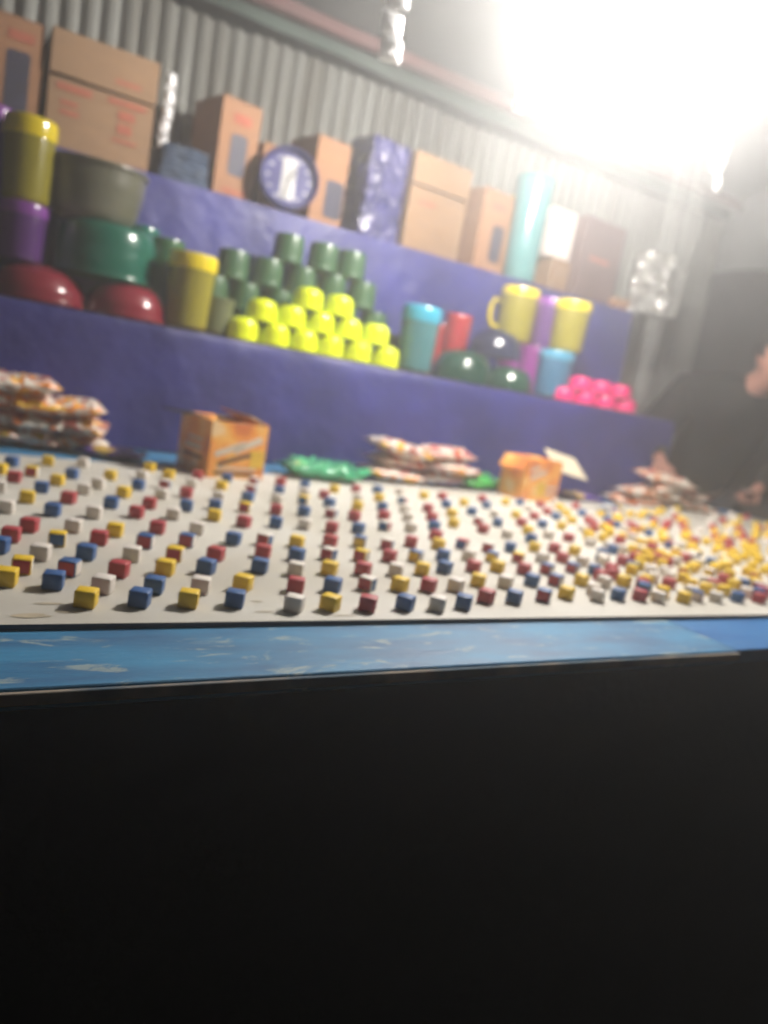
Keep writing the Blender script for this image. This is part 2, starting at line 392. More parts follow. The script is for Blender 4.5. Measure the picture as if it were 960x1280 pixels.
# ------------------------------------------------------------------ cubes
CC = {'Y': mat('yellow_painted_wood', (0.84, 0.56, 0.02), rough=0.45, var=0.05, scale=60),
      'R': mat('red_painted_wood', (0.46, 0.045, 0.06), rough=0.45, var=0.07, scale=60),
      'B': mat('blue_painted_wood', (0.03, 0.115, 0.33), rough=0.45, var=0.08, scale=60),
      'W': mat('white_painted_wood', (0.78, 0.72, 0.66), rough=0.5, var=0.05, scale=60)}
CN = {'Y': 'yellow', 'R': 'red', 'B': 'blue', 'W': 'white'}
CS = 0.0235
CH = 0.0205                                    # the cubes are a little flatter than wide
CUBE = {}
def cube_mesh(t, s):
    if (t, s) in CUBE: return CUBE[(t, s)]
    bm = bmesh.new(); bmesh.ops.create_cube(bm, size=CS); bmesh.ops.scale(bm, vec=(1, 1, CH / CS), verts=bm.verts)
    o = [c for c in 'YRBW' if c not in (t, s)]
    key = [t, s, o[0], o[-1]]
    for f in bm.faces:
        n = f.normal
        f.material_index = 0 if n.z > 0.5 else (2 if n.z < -0.5 else (1 if n.y < -0.5 or (n.x > 0.5 and s == t) else (1 if n.x < -0.5 else (3 if n.x > 0.5 and t != s else 2))))
    bmesh.ops.bevel(bm, geom=list(bm.edges), offset=0.0018, segments=2, affect='EDGES', profile=0.5)
    me = bpy.data.meshes.new('wooden_cube'); bm.to_mesh(me); bm.free()
    for c in key: me.materials.append(CC[c])
    for p in me.polygons: p.use_smooth = True
    me.set_sharp_from_angle(angle=R(50))
    CUBE[(t, s)] = me
    return me
ROWS = [
 "0,586Y 15,577B", "-2,608W 18,596R 40,589YR 60,576Y", "8,633W 34,621Y 52,609B 72,600Y 90,592B 104,578W", "-1,681B 14,668R 37,656R 66,637B 86,622R 105,611W 123,604W 138,594Y",
 "8,721Y 28,706YR 51,690W 72,673YB 92,657W 118,640W 139,628B 155,615Y 173,606B 178,594W 187,584Y",
 "67,725B 87,709BR 108,690B 124,672R 144,662Y 171,640R 187,629R 202,617W 206,605WR 211,593Y",
 "108,747Y 129,730W 149,711R 165,692W 182,676BR 197,659R 217,642W 233,632B 233,616R 240,604W 247,594R",
 "175,747B 193,731B 207,709Y 219,692YR 234,675BR 246,660W 268,644Y 269,631B 273,620W 277,607Y 284,597B",
 "236,748Y 251,731W 258,708B 270,692R 292,673B 305,652R 307,634YR 310,621B 314,611WR 317,601WR",
 "294,748B 304,728Y 325,707B 329,689R 331,674WR 345,653B 345,637R 347,623W 349,613B 351,602R",
 "368,754W 370,731R 370,711W 371,693B 371,677Y 381,655W 380,639B 380,625YB 381,615W 381,606B",
 "413,753Y 416,731B 412,710Y 411,692WR 413,676R 415,659R 414,641WR 412,628B 405,618R 418,611Y",
 "460,754R 459,729WR 454,711R 452,694YR 450,677BY 448,660B 443,645R 447,632Y 447,621W 445,611R",
 "507,753B 500,730Y 495,712W 487,695R 484,680WR 481,657WB 480,644R 478,633B 474,622Y 472,612B",
 "547,754W 536,731R 528,711Y 520,695BY 514,677R 514,659W 510,646W 506,636W 503,625WB 500,614W",
 "580,752B 570,731W 556,709B 554,694B 548,680Y 545,669R 543,657B 540,646R 535,635R 530,619Y",
 "608,745R 598,725Y 592,708R 586,694W 578,680RB 567,654Y 565,641Y 558,630B 553,620R",
 "643,746B 632,727W 622,708Y 615,696BY 610,684WR 604,661R 598,651WR 590,639B 580,628Y",
 "680,744BR 665,725B 655,711R 648,697YR 638,684B 634,667W 622,653B 618,642W 608,631B 603,623R",
 "708,741Y 695,725BR 684,711BR 678,697W 668,684Y 664,673B 660,663Y 652,653R 645,643Y 632,627Y",
 "747,744W 727,725Y 716,710BR 703,697R 693,685R 686,668W 678,655B 668,645R 660,635W 650,627B",
 "773,743B 755,727W 743,712B 728,701W 718,688Y 711,672R 702,657Y 695,645B 684,639R 676,630R",
 "800,744R 780,726Y 764,711R 752,697WB 738,678W 729,661W 715,650Y 708,641Y 700,634Y 694,628W",
 "823,746W 803,730R 790,712Y 778,701R 766,687B 754,672Y 742,660R 735,650R 728,641B 720,632R"]
LINES = [((850, 745), (768, 640), "YRWYWYRWYYR"), ((876, 746), (812, 645), "BYYWYRYYYRY"), ((899, 746), (850, 649), "WRWWYYRYYRY"), ((923, 747), (888, 653), "BYYYWYRRYRW"),
         ((948, 748), (924, 656), "RWYYYYYRRRY"), ((974, 749), (962, 660), "WRWYYYYRYYR")]
pts = []
for r, row in enumerate(ROWS):
    for j, tok in enumerate(row.split()):
        x, rest = tok.split(',')
        q = rest.rstrip('YRBW'); cols = rest[len(q):]
        p = onz(float(x), float(q), ZT + BT + CH / 2)
        pts.append([p.x, p.y, r, cols[0], cols[-1]])
for k, (a, bq, cols) in enumerate(LINES):
    A = onz(*a, ZT + BT + CH / 2); Bq = onz(*bq, ZT + BT + CH / 2)
    for j, c in enumerate(cols):
        t = j / (len(cols) - 1)
        p = A.lerp(Bq, t)
        pts.append([p.x + rnd.uniform(-.012, .012), p.y + rnd.uniform(-.01, .01), len(ROWS) + k, c, c if rnd.random() < .6 else rnd.choice('RWBY')])
for it in range(40):                              # no cube may stand inside another
    for i in range(len(pts)):
        for j in range(i):
            dx, dy = pts[i][0] - pts[j][0], pts[i][1] - pts[j][1]
            d = math.hypot(dx, dy)
            if d < 0.0325:
                e = (0.033 - d) / 2 / max(d, 1e-5)
                pts[i][0] += dx * e; pts[i][1] += dy * e; pts[j][0] -= dx * e; pts[j][1] -= dy * e
extra = []
rx = random.Random(21)
for it in range(4000):                            # the crowd of cubes at the far end
    p = onz(rx.uniform(735, 1230), rx.uniform(634, 744), ZT + BT + CH / 2)
    if all(math.hypot(p.x - q[0], p.y - q[1]) > 0.034 for q in pts) and all(math.hypot(p.x - q[0], p.y - q[1]) > 0.034 for q in extra):
        extra.append((p.x, p.y, rx.choice('YYYYYWWWRRB')))
    if len(extra) >= 420: break
def back_y(x):
    for (x0, y0), (x1, y1) in (((-0.6, 1.90), (0.42, 1.965)), ((0.42, 1.965), (1.03, 2.045)), ((1.03, 2.045), (3.22, 2.12))):
        if x <= x1: return y0 + (y1 - y0) * (x - x0) / (x1 - x0)
    return 2.1
bm = bmesh.new()
for (x, y, c) in extra:
    if y > back_y(x) - 0.022 or x > 2.88 + 0.2 * (y - 0.84): continue
    me = cube_mesh(c, c).copy()
    me.transform(Matrix.Translation((x, y, ZT + BT + CH / 2 + 0.0003)) @ Matrix.Rotation(-math.atan2(x, y) + R(-13 + rx.uniform(-12, 12)), 4, 'Z'))
    n0 = len(bm.faces); bm.from_mesh(me); bm.faces.ensure_lookup_table()
    for f in bm.faces[n0:]: f.material_index = 'YRBW'.index(c)
    bpy.data.meshes.remove(me)
o = obj('crowded_cubes', bm, [CC[c] for c in 'YRBW'], None, smooth=False)
o['kind'] = 'stuff'
nrow = len(ROWS) + len(LINES)
first = True
for r in range(nrow):
    row = sorted([p for p in pts if p[2] == r], key=lambda p: p[1])
    for j, (x, y, _, t, s) in enumerate(row):
        o = link(bpy.data.objects.new('wooden_cube', cube_mesh(t, s)))
        o.location = (x, min(y, back_y(x) - 0.022), ZT + BT + CH / 2 + 0.0003)
        o.rotation_euler = (0, 0, -math.atan2(x, y) + R(-13 + rnd.uniform(-9, 9)))
        what = f"{CN[t]} painted cube" if s == t else f"{CN[t]} topped cube with {CN[s]} side"
        pos = 'frontmost' if j == 0 else ('rearmost' if j == len(row) - 1 else f"{ORD[j]} from the front")
        tag(o, f"{what}, {pos} in {ORD[r]} row from left end", 'cube', 'small coloured cubes set out in rows on the white board')

# ------------------------------------------------------------------ containers
def jar(px, py_base, py_top, wpx, Y, z, body_m, lid_m, label, lid_h=0.028, name='plastic_jar', cat='jar', taper=0.90, rz=0.0, handle=False, group='plastic jars on the lower step'):
    p = at(px, (py_base + py_top) / 2, Y); s = scl(p)
    h = (py_base - py_top) / s * 0.985; r = wpx / s / 2
    t = thing(name, label, cat, (p.x, Y, z), rz, group)
    rb = r * taper; hb = h - lid_h
    obj('body', lathe_bm([(0, 0.002), (rb * 0.8, 0.002), (rb * 0.86, 0), (rb * 0.95, 0.003), (rb, 0.010), (rb * 1.002, 0.02), (r * 0.96, hb - 0.012), (r * 0.955, hb - 0.004), (r * 0.92, hb), (r * 0.9, hb - 0.004), (rb * 0.95, 0.012), (0, 0.008)], 40), body_m, t)
    lid = obj('lid', lathe_bm([(0.91 * r, hb - 0.006), (r * 0.99, hb - 0.006), (r, hb - 0.003), (r, hb + lid_h * 0.72), (r * 0.975, hb + lid_h * 0.9), (r * 0.93, hb + lid_h * 0.96), (r * 0.85, hb + lid_h * 0.93), (r * 0.55, hb + lid_h * 0.9), (r * 0.5, hb + lid_h), (0, hb + lid_h)], 40), lid_m, t)
    if handle:
        pts_ = [(r * 0.93, 0, h * 0.72), (r * 1.25, 0, h * 0.74), (r * 1.42, 0, h * 0.6), (r * 1.40, 0, h * 0.4), (r * 1.2, 0, h * 0.25), (r * 0.88, 0, h * 0.24)]
        hd = obj('handle', tube_bm(pts_, r * 0.11, 8), lid_m, t); hd.rotation_euler = (0, 0, R(150))
    return t, h
P_YEL = plastic('yellow_jar_plastic', (0.30, 0.26, 0.025), trans=0.2); P_YLID = plastic('yellow_lid_plastic', (0.72, 0.56, 0.008))
P_PUR = plastic('purple_jar_plastic', (0.11, 0.035, 0.19), trans=0.2); P_PLID = plastic('purple_lid_plastic', (0.22, 0.06, 0.32))
P_MAG = plastic('magenta_purple_plastic', (0.24, 0.035, 0.24), trans=0.1)
P_TEAL = plastic('teal_jar_plastic', (0.06, 0.19, 0.21), trans=0.25); P_CLID = plastic('cyan_lid_plastic', (0.03, 0.29, 0.42))
P_BLUJ = plastic('blue_jar_plastic', (0.05, 0.17, 0.30), trans=0.2); P_BLID = plastic('blue_lid_plastic', (0.08, 0.30, 0.46))
P_GRN = plastic('green_cup_plastic', (0.036, 0.092, 0.042), rough=0.36); P_GRNJ = plastic('green_jar_plastic', (0.05, 0.13, 0.055), trans=0.1)
P_RED = plastic('red_basin_plastic', (0.22, 0.016, 0.03)); P_RED2 = plastic('red_tumbler_plastic', (0.40, 0.03, 0.04))
P_GREY = plastic('grey_green_basin_plastic', (0.11, 0.11, 0.075), rough=0.35); P_TGRN = plastic('teal_green_basin_plastic', (0.01, 0.13, 0.085), trans=0.1)
P_DGRN = plastic('dark_green_basin_plastic', (0.006, 0.05, 0.03)); P_NAVY = plastic('navy_bowl_plastic', (0.014, 0.02, 0.055))
P_LIME = plastic('lime_yellow_bowl_plastic', (0.68, 0.78, 0.0)); P_PINK = plastic('pink_bowl_plastic', (0.72, 0.02, 0.17))
P_OLIVE = plastic('olive_cup_plastic', (0.13, 0.145, 0.07), trans=0.1)

def basin(px, py_base, py_top, wtop, Y, z, m, label, inverted=True, wbot=None, group='basins on the lower step', name='plastic_basin', cat='basin', ribs=3):
    p = at(px, (py_base + py_top) / 2, Y); s = scl(p)
    h = abs(py_base - py_top) / s; R1 = wtop / s / 2; R0 = (wbot or wtop * 0.36) / s / 2
    t = thing(name, label, cat, (p.x, Y, z), rnd.uniform(0, 6), group)
    pr = [(0, 0), (R0 * 0.9, 0), (R0 * 0.97, 0.004)]
    for k in range(1, 9):
        q = k / 9; b_ = R0 + (R1 * 0.94 - R0) * ((1 - (1 - q) ** 2.0) ** (1 / 2.0) if inverted and not wbot else math.sin(q * math.pi / 2) ** 0.8)
        pr.append((b_ + (0.0015 if k % 3 == 0 and ribs else 0), q * (h - 0.008)))
    pr += [(R1 * 0.945, h - 0.009), (R1 * 0.99, h - 0.010), (R1, h - 0.006), (R1 * 0.995, h), (R1 * 0.95, h), (R1 * 0.93, h - 0.004)]
    inner = [(max(r - 0.004, 0), z_ + 0.004) for r, z_ in reversed(pr[1:-6])] + [(0, 0.004)]
    split = len(pr) - 6
    bm = lathe_bm(pr[:split + 1] + inner, 48)
    bm2 = lathe_bm(pr[split:], 48)
    if inverted:
        for q in (bm, bm2):
            for v in q.verts: v.co.z = h - v.co.z
            bmesh.ops.reverse_faces(q, faces=q.faces)
    obj('body', bm, m, t); obj('rim', bm2, m, t)
    return t, h
# --- left group
G_B = 'plastic basins on the lower step'
t, hb1 = basin(47, 380, 337, 120, 2.46, Z1, P_RED, 'upturned red basin under the purple and yellow jars', group=G_B)
t, hb2 = basin(158, 403, 361, 106, 2.44, Z1, P_RED, 'upturned red basin next to the lone yellow jar', group=G_B)
zt = Z1 + max(hb1, hb2) + 0.001
t, hg = basin(132, 342, 279, 132, 2.50, zt, P_TGRN, 'upturned shiny teal green basin below the grey basin', group=G_B, wbot=112)
t, hy = basin(118, 288, 222, 124, 2.50, zt + hg + 0.001, P_GREY, 'grey green basin standing open on the teal green one', inverted=False, wbot=92, group=G_B)
t, hj = jar(27, 326, 255, 58, 2.44, Z1 + hb1 + 0.001, P_PUR, P_PLID, 'purple jar between the red basin and yellow jar')
jar(34, 268, 166, 62, 2.44, Z1 + hb1 + hj + 0.001, P_YEL, P_YLID, 'yellow jar with bright yellow lid standing on a purple jar', lid_h=0.045)
jar(-16, 262, 150, 60, 2.56, Z1 + hb1 + hj + 0.001, P_PUR, P_PLID, 'purple jar half hidden behind the tall yellow jar')
p = at(-20, 300, 2.56)
jar(-20, 326, 262, 58, 2.56, Z1 + hb1 + 0.001, P_PUR, P_PLID, 'purple jar low behind the red basin, carrying another purple jar')
jar(206, 390, 284, 42, 2.52, Z1, P_GRNJ, P_GRNJ, 'dark green jar behind the lone yellow jar')
jar(176, 378, 262, 40, 2.60, Z1, P_TGRN, P_TGRN, 'teal green tumbler behind the dark green jar', name='plastic_tumbler', cat='tumbler')
jar(238, 404, 311, 60, 2.38, Z1, P_YEL, P_YLID, 'lone yellow jar beside the green cup pyramid', lid_h=0.042, taper=0.86)

# --- green cup pyramid
def make_cup(r, h, m, name):
    bm = lathe_bm([(r * 0.99, 0.0), (r, 0.001), (r, 0.009), (r * 0.965, 0.011), (r * 0.95, 0.014), (r * 0.965, h * 0.28), (r * 0.945, h * 0.29), (r * 0.935, h * 0.6), (r * 0.90, h - 0.008), (r * 0.87, h - 0.002), (r * 0.80, h), (r * 0.78, h - 0.004), (0, h - 0.004)], 32)
    t = thing(name, 'green cup', 'cup', (0, 0, 0))
    obj('body', bm, m, t)
    obj('base_ring', lathe_bm([(r * 0.70, h - 0.005), (r * 0.72, h + 0.001), (r * 0.60, h + 0.001), (r * 0.58, h - 0.005)], 32), m, t)
    return t
YC = 2.52
CUPL = [ # pixel centres, top layer last
 [(262, 392), (303, 400), (345, 408), (386, 414), (425, 420), (462, 424), (497, 428)],
 [(265, 354), (306, 360), (348, 368), (388, 378), (428, 385), (467, 391)],
 [(291, 321), (334, 333), (377, 342), (415, 350), (451, 357)],
 [(361, 300), (403, 311), (438, 320)]]
hc = 0.091
proto = None
LAY = ['bottom', 'second', 'third', 'top']
for L, row in enumerate(CUPL):
    for k, (px, py) in enumerate(row):
        q = at(px, py, YC + 0.004 * L)
        if proto is None: proto = make_cup(0.0550, hc, P_GRN, 'plastic_cup'); o = proto
        else: o = copy_tree(proto)
        o.location = (q.x, YC + rnd.uniform(-.006, .006), Z1 + L * (hc + 0.0015) + 0.0005)
        o.rotation_euler = (0, 0, rnd.uniform(0, 6))
        o['label'] = f"upturned green cup, {ORD[k]} from left in {LAY[L]} layer of the pyramid"
        o['group'] = 'upturned green cups stacked in a pyramid'
t, h_ = jar(273, 408, 362, 40, 2.42, Z1, P_OLIVE, P_OLIVE, 'olive cup wedged between the lone yellow jar and lime bowls', name='plastic_cup', cat='cup', lid_h=0.008, group='loose cups on the lower step')
jar(492, 432, 390, 36, 2.52, Z1, P_OLIVE, P_OLIVE, 'olive cup at the end of the green pyramid behind the teal jar', name='plastic_cup', cat='cup', lid_h=0.008, group='loose cups on the lower step').__class__
bpy.data.objects.remove([o for o in COL.objects if o.get('label', '').startswith('upturned green cup, seventh')][0].children[0])
_x = [o for o in COL.objects if o.get('label', '').startswith('upturned green cup, seventh')][0]
for ch in list(_x.children): bpy.data.objects.remove(ch)
bpy.data.objects.remove(_x)

# --- lime bowls and pink bowls
def make_bowl(r, h, m, name):
    pr = [(r, 0), (r * 1.0, 0.004), (r * 0.975, 0.007)]
    for q, f in ((.28, .980), (.52, .962), (.70, .935), (.82, .895), (.91, .835), (.965, .755), (.99, .68), (1.0, .60)): pr.append((r * f, 0.007 + (h - 0.010) * q))
    rl = pr[-1][0]
    t = thing(name, 'bowl', 'bowl')
    obj('body', lathe_bm(pr + [(0, pr[-1][1] + 0.0003)], 36), m, t)
    obj('foot_ring', lathe_bm([(r * 0.60, h - 0.010), (r * 0.57, h), (r * 0.52, h), (r * 0.50, h - 0.010)], 32), m, t)
    return t
def bowls(layers, Y, r, h, m, colour, group, names):
    pr = None
    for L, row in enumerate(layers):
        for k, (px, py) in enumerate(row):
            q = at(px, py, Y + 0.012 * L)
            if pr is None: pr = make_bowl(r, h, m, 'plastic_bowl'); o = pr
            else: o = copy_tree(pr)
            o.location = (q.x, Y + 0.012 * L + rnd.uniform(-.004, .004), Z1 + L * (h + 0.0005) + 0.0005); o.rotation_euler = (0, 0, rnd.uniform(0, 6))
            o['label'] = f"upturned {colour} bowl, {ORD[k]} from left in the {names[L]} row of its stack"
            o['group'] = group
bowls([[(304, 410), (343, 419), (378, 426), (412, 433), (447, 440), (481, 446)], [(327, 389), (364, 398), (400, 405), (435, 412), (469, 419)], [(384, 380), (423, 388)]], 2.375, 0.0496, 0.067, P_LIME, 'lime yellow',
      'upturned lime yellow bowls stacked in front of the green cups', ['bottom', 'middle', 'top'])
bowls([[(706, 486), (732, 490), (757, 493), (783, 495)], [(729, 467), (754, 471), (778, 475)]], 2.36, 0.0495, 0.053, P_PINK, 'bright pink', 'upturned pink bowls at the end of the lower step', ['bottom', 'top'])

# --- middle right group
jar(523, 461, 379, 50, 2.40, Z1, P_TEAL, P_CLID, 'teal jar with cyan lid next to the lime bowls', lid_h=0.05)
def tumbler(px, pb, pt, wpx, Y, m, label, lean=0.0, z=Z1, name='plastic_tumbler'):
    p = at(px, (pb + pt) / 2, Y); s = scl(p); h = (pb - pt) / s; r = wpx / s / 2
    t = thing(name, label, 'tumbler', (p.x, Y, z), 0, 'tall tumblers on the lower step')
    pr = [(0, 0), (r * 0.8, 0), (r * 0.84, 0.004)]
    n = 9
    for k in range(n):
        q0 = 0.02 + (h - 0.045) * k / n; q1 = 0.02 + (h - 0.045) * (k + 0.82) / n
        rr = r * (0.84 + 0.14 * k / n)
        pr += [(rr, q0), (rr * 1.035, (q0 + q1) / 2), (rr, q1)]
    obj('body', lathe_bm(pr + [(r * 0.97, h - 0.022), (0, h - 0.022)], 32), m, t)
    obj('cap', lathe_bm([(r * 0.98, h - 0.025), (r, h - 0.022), (r, h - 0.006), (r * 0.93, h), (0, h)], 32), m, t)
    return t
tumbler(573, 444, 364, 34, 2.50, P_RED2, 'tall red ribbed tumbler beside the teal jar')
tumbler(552, 441, 376, 30, 2.56, P_RED2, 'shorter red ribbed tumbler half hidden behind the teal jar')
t, h1 = basin(580, 470, 432, 82, 2.44, Z1, P_DGRN, 'larger upturned dark green basin beside the red tumbler', group=G_B)
t, h2 = basin(638, 480, 452, 62, 2.40, Z1, P_DGRN, 'smaller upturned dark green basin before the magenta jar', group=G_B)
t, h3 = basin(620, 446, 413, 70, 2.50, Z1 + h1 + 0.001, P_NAVY, 'glossy navy bowl upturned on the dark green basins', group=G_B, name='plastic_bowl', cat='bowl')
pY = at(650, 408, 2.58)
basin(648, 470, 412, 50, 2.62, Z1, P_MAG, 'magenta tub upturned behind the navy bowl under the yellow jug', group=G_B, name='plastic_tub', cat='tub', wbot=46)
p = at(648, 441, 2.62); hm = 58 / scl(p)
jar(650, 408, 340, 48, 2.60, Z1 + hm + 0.001, P_YEL, P_YLID, 'yellow jug with a side handle under the tall teal tube', lid_h=0.03, handle=True, name='plastic_jug', cat='jug')
t, hm2 = jar(669, 470, 410, 36, 2.52, Z1, P_MAG, P_MAG, 'magenta purple jar between the navy bowl and blue jar')
jar(690, 412, 350, 40, 2.52, Z1 + hm2 + 0.001, P_PUR, P_PLID, 'purple jar with purple lid between the yellow jug and yellow jar')
t, hbj = jar(695, 480, 421, 46, 2.42, Z1, P_BLUJ, P_BLID, 'blue jar below a yellow jar next to the pink bowls', lid_h=0.03)
jar(716, 421, 357, 46, 2.42, Z1 + hbj + 0.001, P_YEL, P_YLID, 'small yellow jar standing on the blue jar', lid_h=0.032)

# ------------------------------------------------------------------ cartons on the upper step
def quad_print(name, x0, x1, z0, z1, y, m, parent, rnd_c=0.0):
    return obj(name, box_bm(x1 - x0, 0.0012, z1 - z0, ((x0 + x1) / 2, y - 0.0005, (z0 + z1) / 2), 0.0004), m, parent)
def carton(pxl, pxr, pyb, pyt, Yf, depth, m, label, rz=0.0, lid=None, window=None, marks=(), z=Z2 + 0.001, tape=True, name='cardboard_carton', cat='carton', flap=True):
    """front face seen between two pixel columns at depth Yf; lid: fraction of the height that a slip-over lid covers"""
    pm = (pyb + pyt) / 2
    a = at(pxl, pm, Yf); c = at(pxr, pm, Yf); s = scl((a + c) / 2)
    wd = abs(c.x - a.x); h = abs(pyb - pyt) / s
    t = thing(name, label, cat, ((a.x + c.x) / 2, Yf + depth / 2, z), R(rz), 'cardboard cartons along the upper step')
    f = -depth / 2
    zl = h * (1 - lid) if lid else h - 0.004
    obj('body', box_bm(wd, depth, zl, (0, 0, zl / 2), 0.003), m, t)
    if lid:
        obj('dark_gap_core', box_bm(wd - 0.03, depth - 0.03, 0.02, (0, 0, zl + 0.004), 0.001), M_GREYCARD, t)  # dark part recessed in the gap, so the slit reads as shade
        obj('lid', box_bm(wd + 0.003, depth + 0.003, h - zl - 0.008, (0.001, -0.0015, (h + zl + 0.008) / 2), 0.003), m, t)
    elif flap:
        obj('flap', box_bm(wd - 0.004, depth / 2 - 0.003, 0.003, (0, -depth / 4, h - 0.002)), m, t)
        obj('flap', box_bm(wd - 0.004, depth / 2 - 0.003, 0.003, (0, depth / 4, h - 0.002)), m, t)
        if tape: obj('tape', box_bm(wd * 0.98, 0.045, 0.0008, (0, 0, h + 0.0002)), M_TAPE, t)
    if window:
        x0, x1, z0, z1 = window
        bm = box_bm((x1 - x0) * wd, 0.0016, (z1 - z0) * h, (((x0 + x1) / 2 - .5) * wd, f - 0.0006, (z0 + z1) / 2 * h), 0)
        es = [e for e in bm.edges if abs((e.verts[0].co - e.verts[1].co).y) > 0.001]
        bmesh.ops.bevel(bm, geom=es, offset=0.2 * (x1 - x0) * wd, segments=4, affect='EDGES', profile=0.5)
        obj('printed_panel', bm, M_PBLUE, t)
    for (x0, x1, z0, z1) in marks:
        quad_print('print_mark', (x0 - .5) * wd, (x1 - .5) * wd, z0 * h, z1 * h, f - .002, M_PRED, t)
    return t, h, wd
carton(-14, 54, 152, 12, 2.74, 0.22, M_CARD2, 'orange brown carton printed with a dark bottle, beside the widest carton', window=(.30, .76, .22, .72), marks=[(.3, .8, .80, .88), (.2, .85, .05, .10)])
carton(55, 191, 222, 88, 2.72, 0.30, M_CARD, 'widest brown carton with slip-over lid and faint red print', lid=0.40,
       marks=[(.08, .40, .50, .56), (.55, .92, .52, .57), (.12, .28, .38, .42), (.12, .30, .30, .34), (.66, .82, .40, .48), (.66, .80, .28, .36), (.62, .86, .20, .23), (.60, .85, .70, .74)], z=Z2 + 0.001)
def soft_bundle(px, pb, pt, wpx, Yf, m, label, d=0.2, name='folded_bundle', layers=3):
    p = at(px, (pb + pt) / 2, Yf); s = scl(p); wd = wpx / s; h = (pb - pt) / s
    t = thing(name, label, 'bundle', (p.x, Yf + d / 2, Z2 + 0.001))
    for k in range(layers):
        z0 = h * k / layers
        bm = box_bm(1, 1, 1, (0, 0, 0.5)); bmesh.ops.subdivide_edges(bm, edges=bm.edges, cuts=9, use_grid_fill=True)
        bm.verts.ensure_lookup_table()
        for v in bm.verts:
            x, y, zz = v.co
            ro = 1 - 0.05 * (abs(2 * x) ** 6 + abs(2 * y) ** 6)
            v.co = (x * wd * ro * (1 - .04 * k) + 0.008 * nz(x * 5, y * 5, k + 2), y * d * ro + 0.008 * nz(x * 5, zz * 4, k + 9), z0 + (zz * (h / layers - .001)) * (1 - 0.12 * (abs(2 * x) ** 4)) + .004 * zz * nz(x * 4, y * 4, k))
        obj('folded_layer', bm, m, t)
    return t
M_DBLUE = mat('dark_blue_fabric', (0.035, 0.06, 0.11), rough=0.75, var=0.2, scale=25, bump=0.5, bscale=40)
soft_bundle(232, 236, 190, 66, 2.74, M_DBLUE, 'folded dark blue cloth bundle between two cartons on the upper step')
carton(262, 318, 244, 126, 2.75, 0.20, M_CARD2, 'narrow orange carton with dark bottle print beside the dark bundle', rz=12, window=(.30, .72, .24, .66), marks=[(.3, .75, .76, .86), (.2, .8, .06, .10)])
carton(322, 350, 256, 172, 2.84, 0.14, M_CARD2, 'small orange carton half hidden behind the clock', rz=8)
carton(385, 432, 272, 166, 2.78, 0.20, M_CARD2, 'orange carton with dark print standing just behind the clock rim', rz=10, window=(.40, .95, .12, .55))
carton(505, 582, 322, 206, 2.76, 0.24, M_CARD, 'plain brown carton with slip-over lid next to the blue wrapped pack', rz=4, lid=0.34, marks=[(.15, .45, .5, .53)])
carton(594, 640, 332, 232, 2.78, 0.18, M_CARD2, 'narrow carton with slim bottle print beside the plain lidded carton', rz=8, window=(.42, .78, .16, .60), marks=[(.3, .7, .78, .84)])
tb, hq, wq = carton(690, 722, 346, 302, 2.82, 0.16, M_CARD, 'low brown carton carrying the white box', rz=5)
carton(690, 722, 302, 244, 2.82, 0.15, M_CARDW, 'small white box on top of the low brown carton', z=Z2 + 0.002 + hq, rz=2, name='white_box', cat='box')
carton(722, 778, 372, 272, 2.78, 0.22, M_CARD3, 'mauve brown carton at the end of the upper step', rz=5, marks=[(.2, .7, .5, .55)])
p = at(784, 372, 2.74)
o_, _, _ = carton(772, 796, 378, 362, 2.74, 0.07, M_CARD2, 'small flat orange box by the clear wrapped pack', name='small_box', cat='box', flap=False)

# clock
p = at(360, 225, 2.70); r = 38.5 / scl(p)
M_CLK = plastic('dark_blue_clock_plastic', (0.035, 0.035, 0.12)); M_CLKF = mat('blue_clock_dial', (0.05, 0.05, 0.17), rough=0.4); M_CLKW = mat('white_clock_print', (0.50, 0.49, 0.48), rough=0.5)
M_CLKG = mat('grey_clock_print', (0.42, 0.42, 0.45), rough=0.5)
ck = thing('wall_clock', 'round dark blue clock with a white band on its dial', 'clock', (p.x, 2.70, Z2 + r + 0.002), rot=(R(84), 0, R(-12)))
obj('rim', lathe_bm([(r * .84, 0.004), (r * .86, .022), (r * .92, .030), (r * .98, .026), (r, .016), (r, 0), (r * .84, 0)], 56), M_CLK, ck)
obj('dial', lathe_bm([(0, .008), (r * .85, .008), (r * .85, .0), (0, 0)], 56), M_CLKF, ck)
bm = bmesh.new()
n = 12; hw, hh = r * .24, r * .66
vs = []
for sx, sy, a0 in ((1, 1, 0), (-1, 1, 90), (-1, -1, 180), (1, -1, 270)):
    for k in range(5):
        a = R(a0 + 22.5 * k); vs.append(bm.verts.new((sx * (hw - .01) + .01 * math.cos(a), sy * (hh - .01) + .01 * math.sin(a), .0085)))
ff = bm.faces.new(vs); e = bmesh.ops.extrude_face_region(bm, geom=[ff]); bmesh.ops.translate(bm, vec=(0, 0, .001), verts=[v for v in e['geom'] if isinstance(v, bmesh.types.BMVert)])
obj('white_panel', bm, M_CLKW, ck)
for yy, rr in ((0.04, .24), (.42, .17), (-.42, .17)):
    bm = lathe_bm([(r * rr * .72, .0098), (r * rr * .72, .0106), (r * rr, .0106), (r * rr, .0098)], 32); bmesh.ops.translate(bm, vec=(0, r * yy, 0), verts=bm.verts); obj('printed_ring', bm, M_CLKG, ck)
for k in range(12):
    if k % 6 in (0,): continue
    a = math.pi / 2 - k * math.pi / 6
    bm = box_bm(r * .13, r * .075, .001, (0, 0, 0), 0); bmesh.ops.translate(bm, vec=(r * .68 * math.cos(a), r * .68 * math.sin(a), .0089), verts=bm.verts)
    obj('hour_mark', bm, M_CLKG, ck)
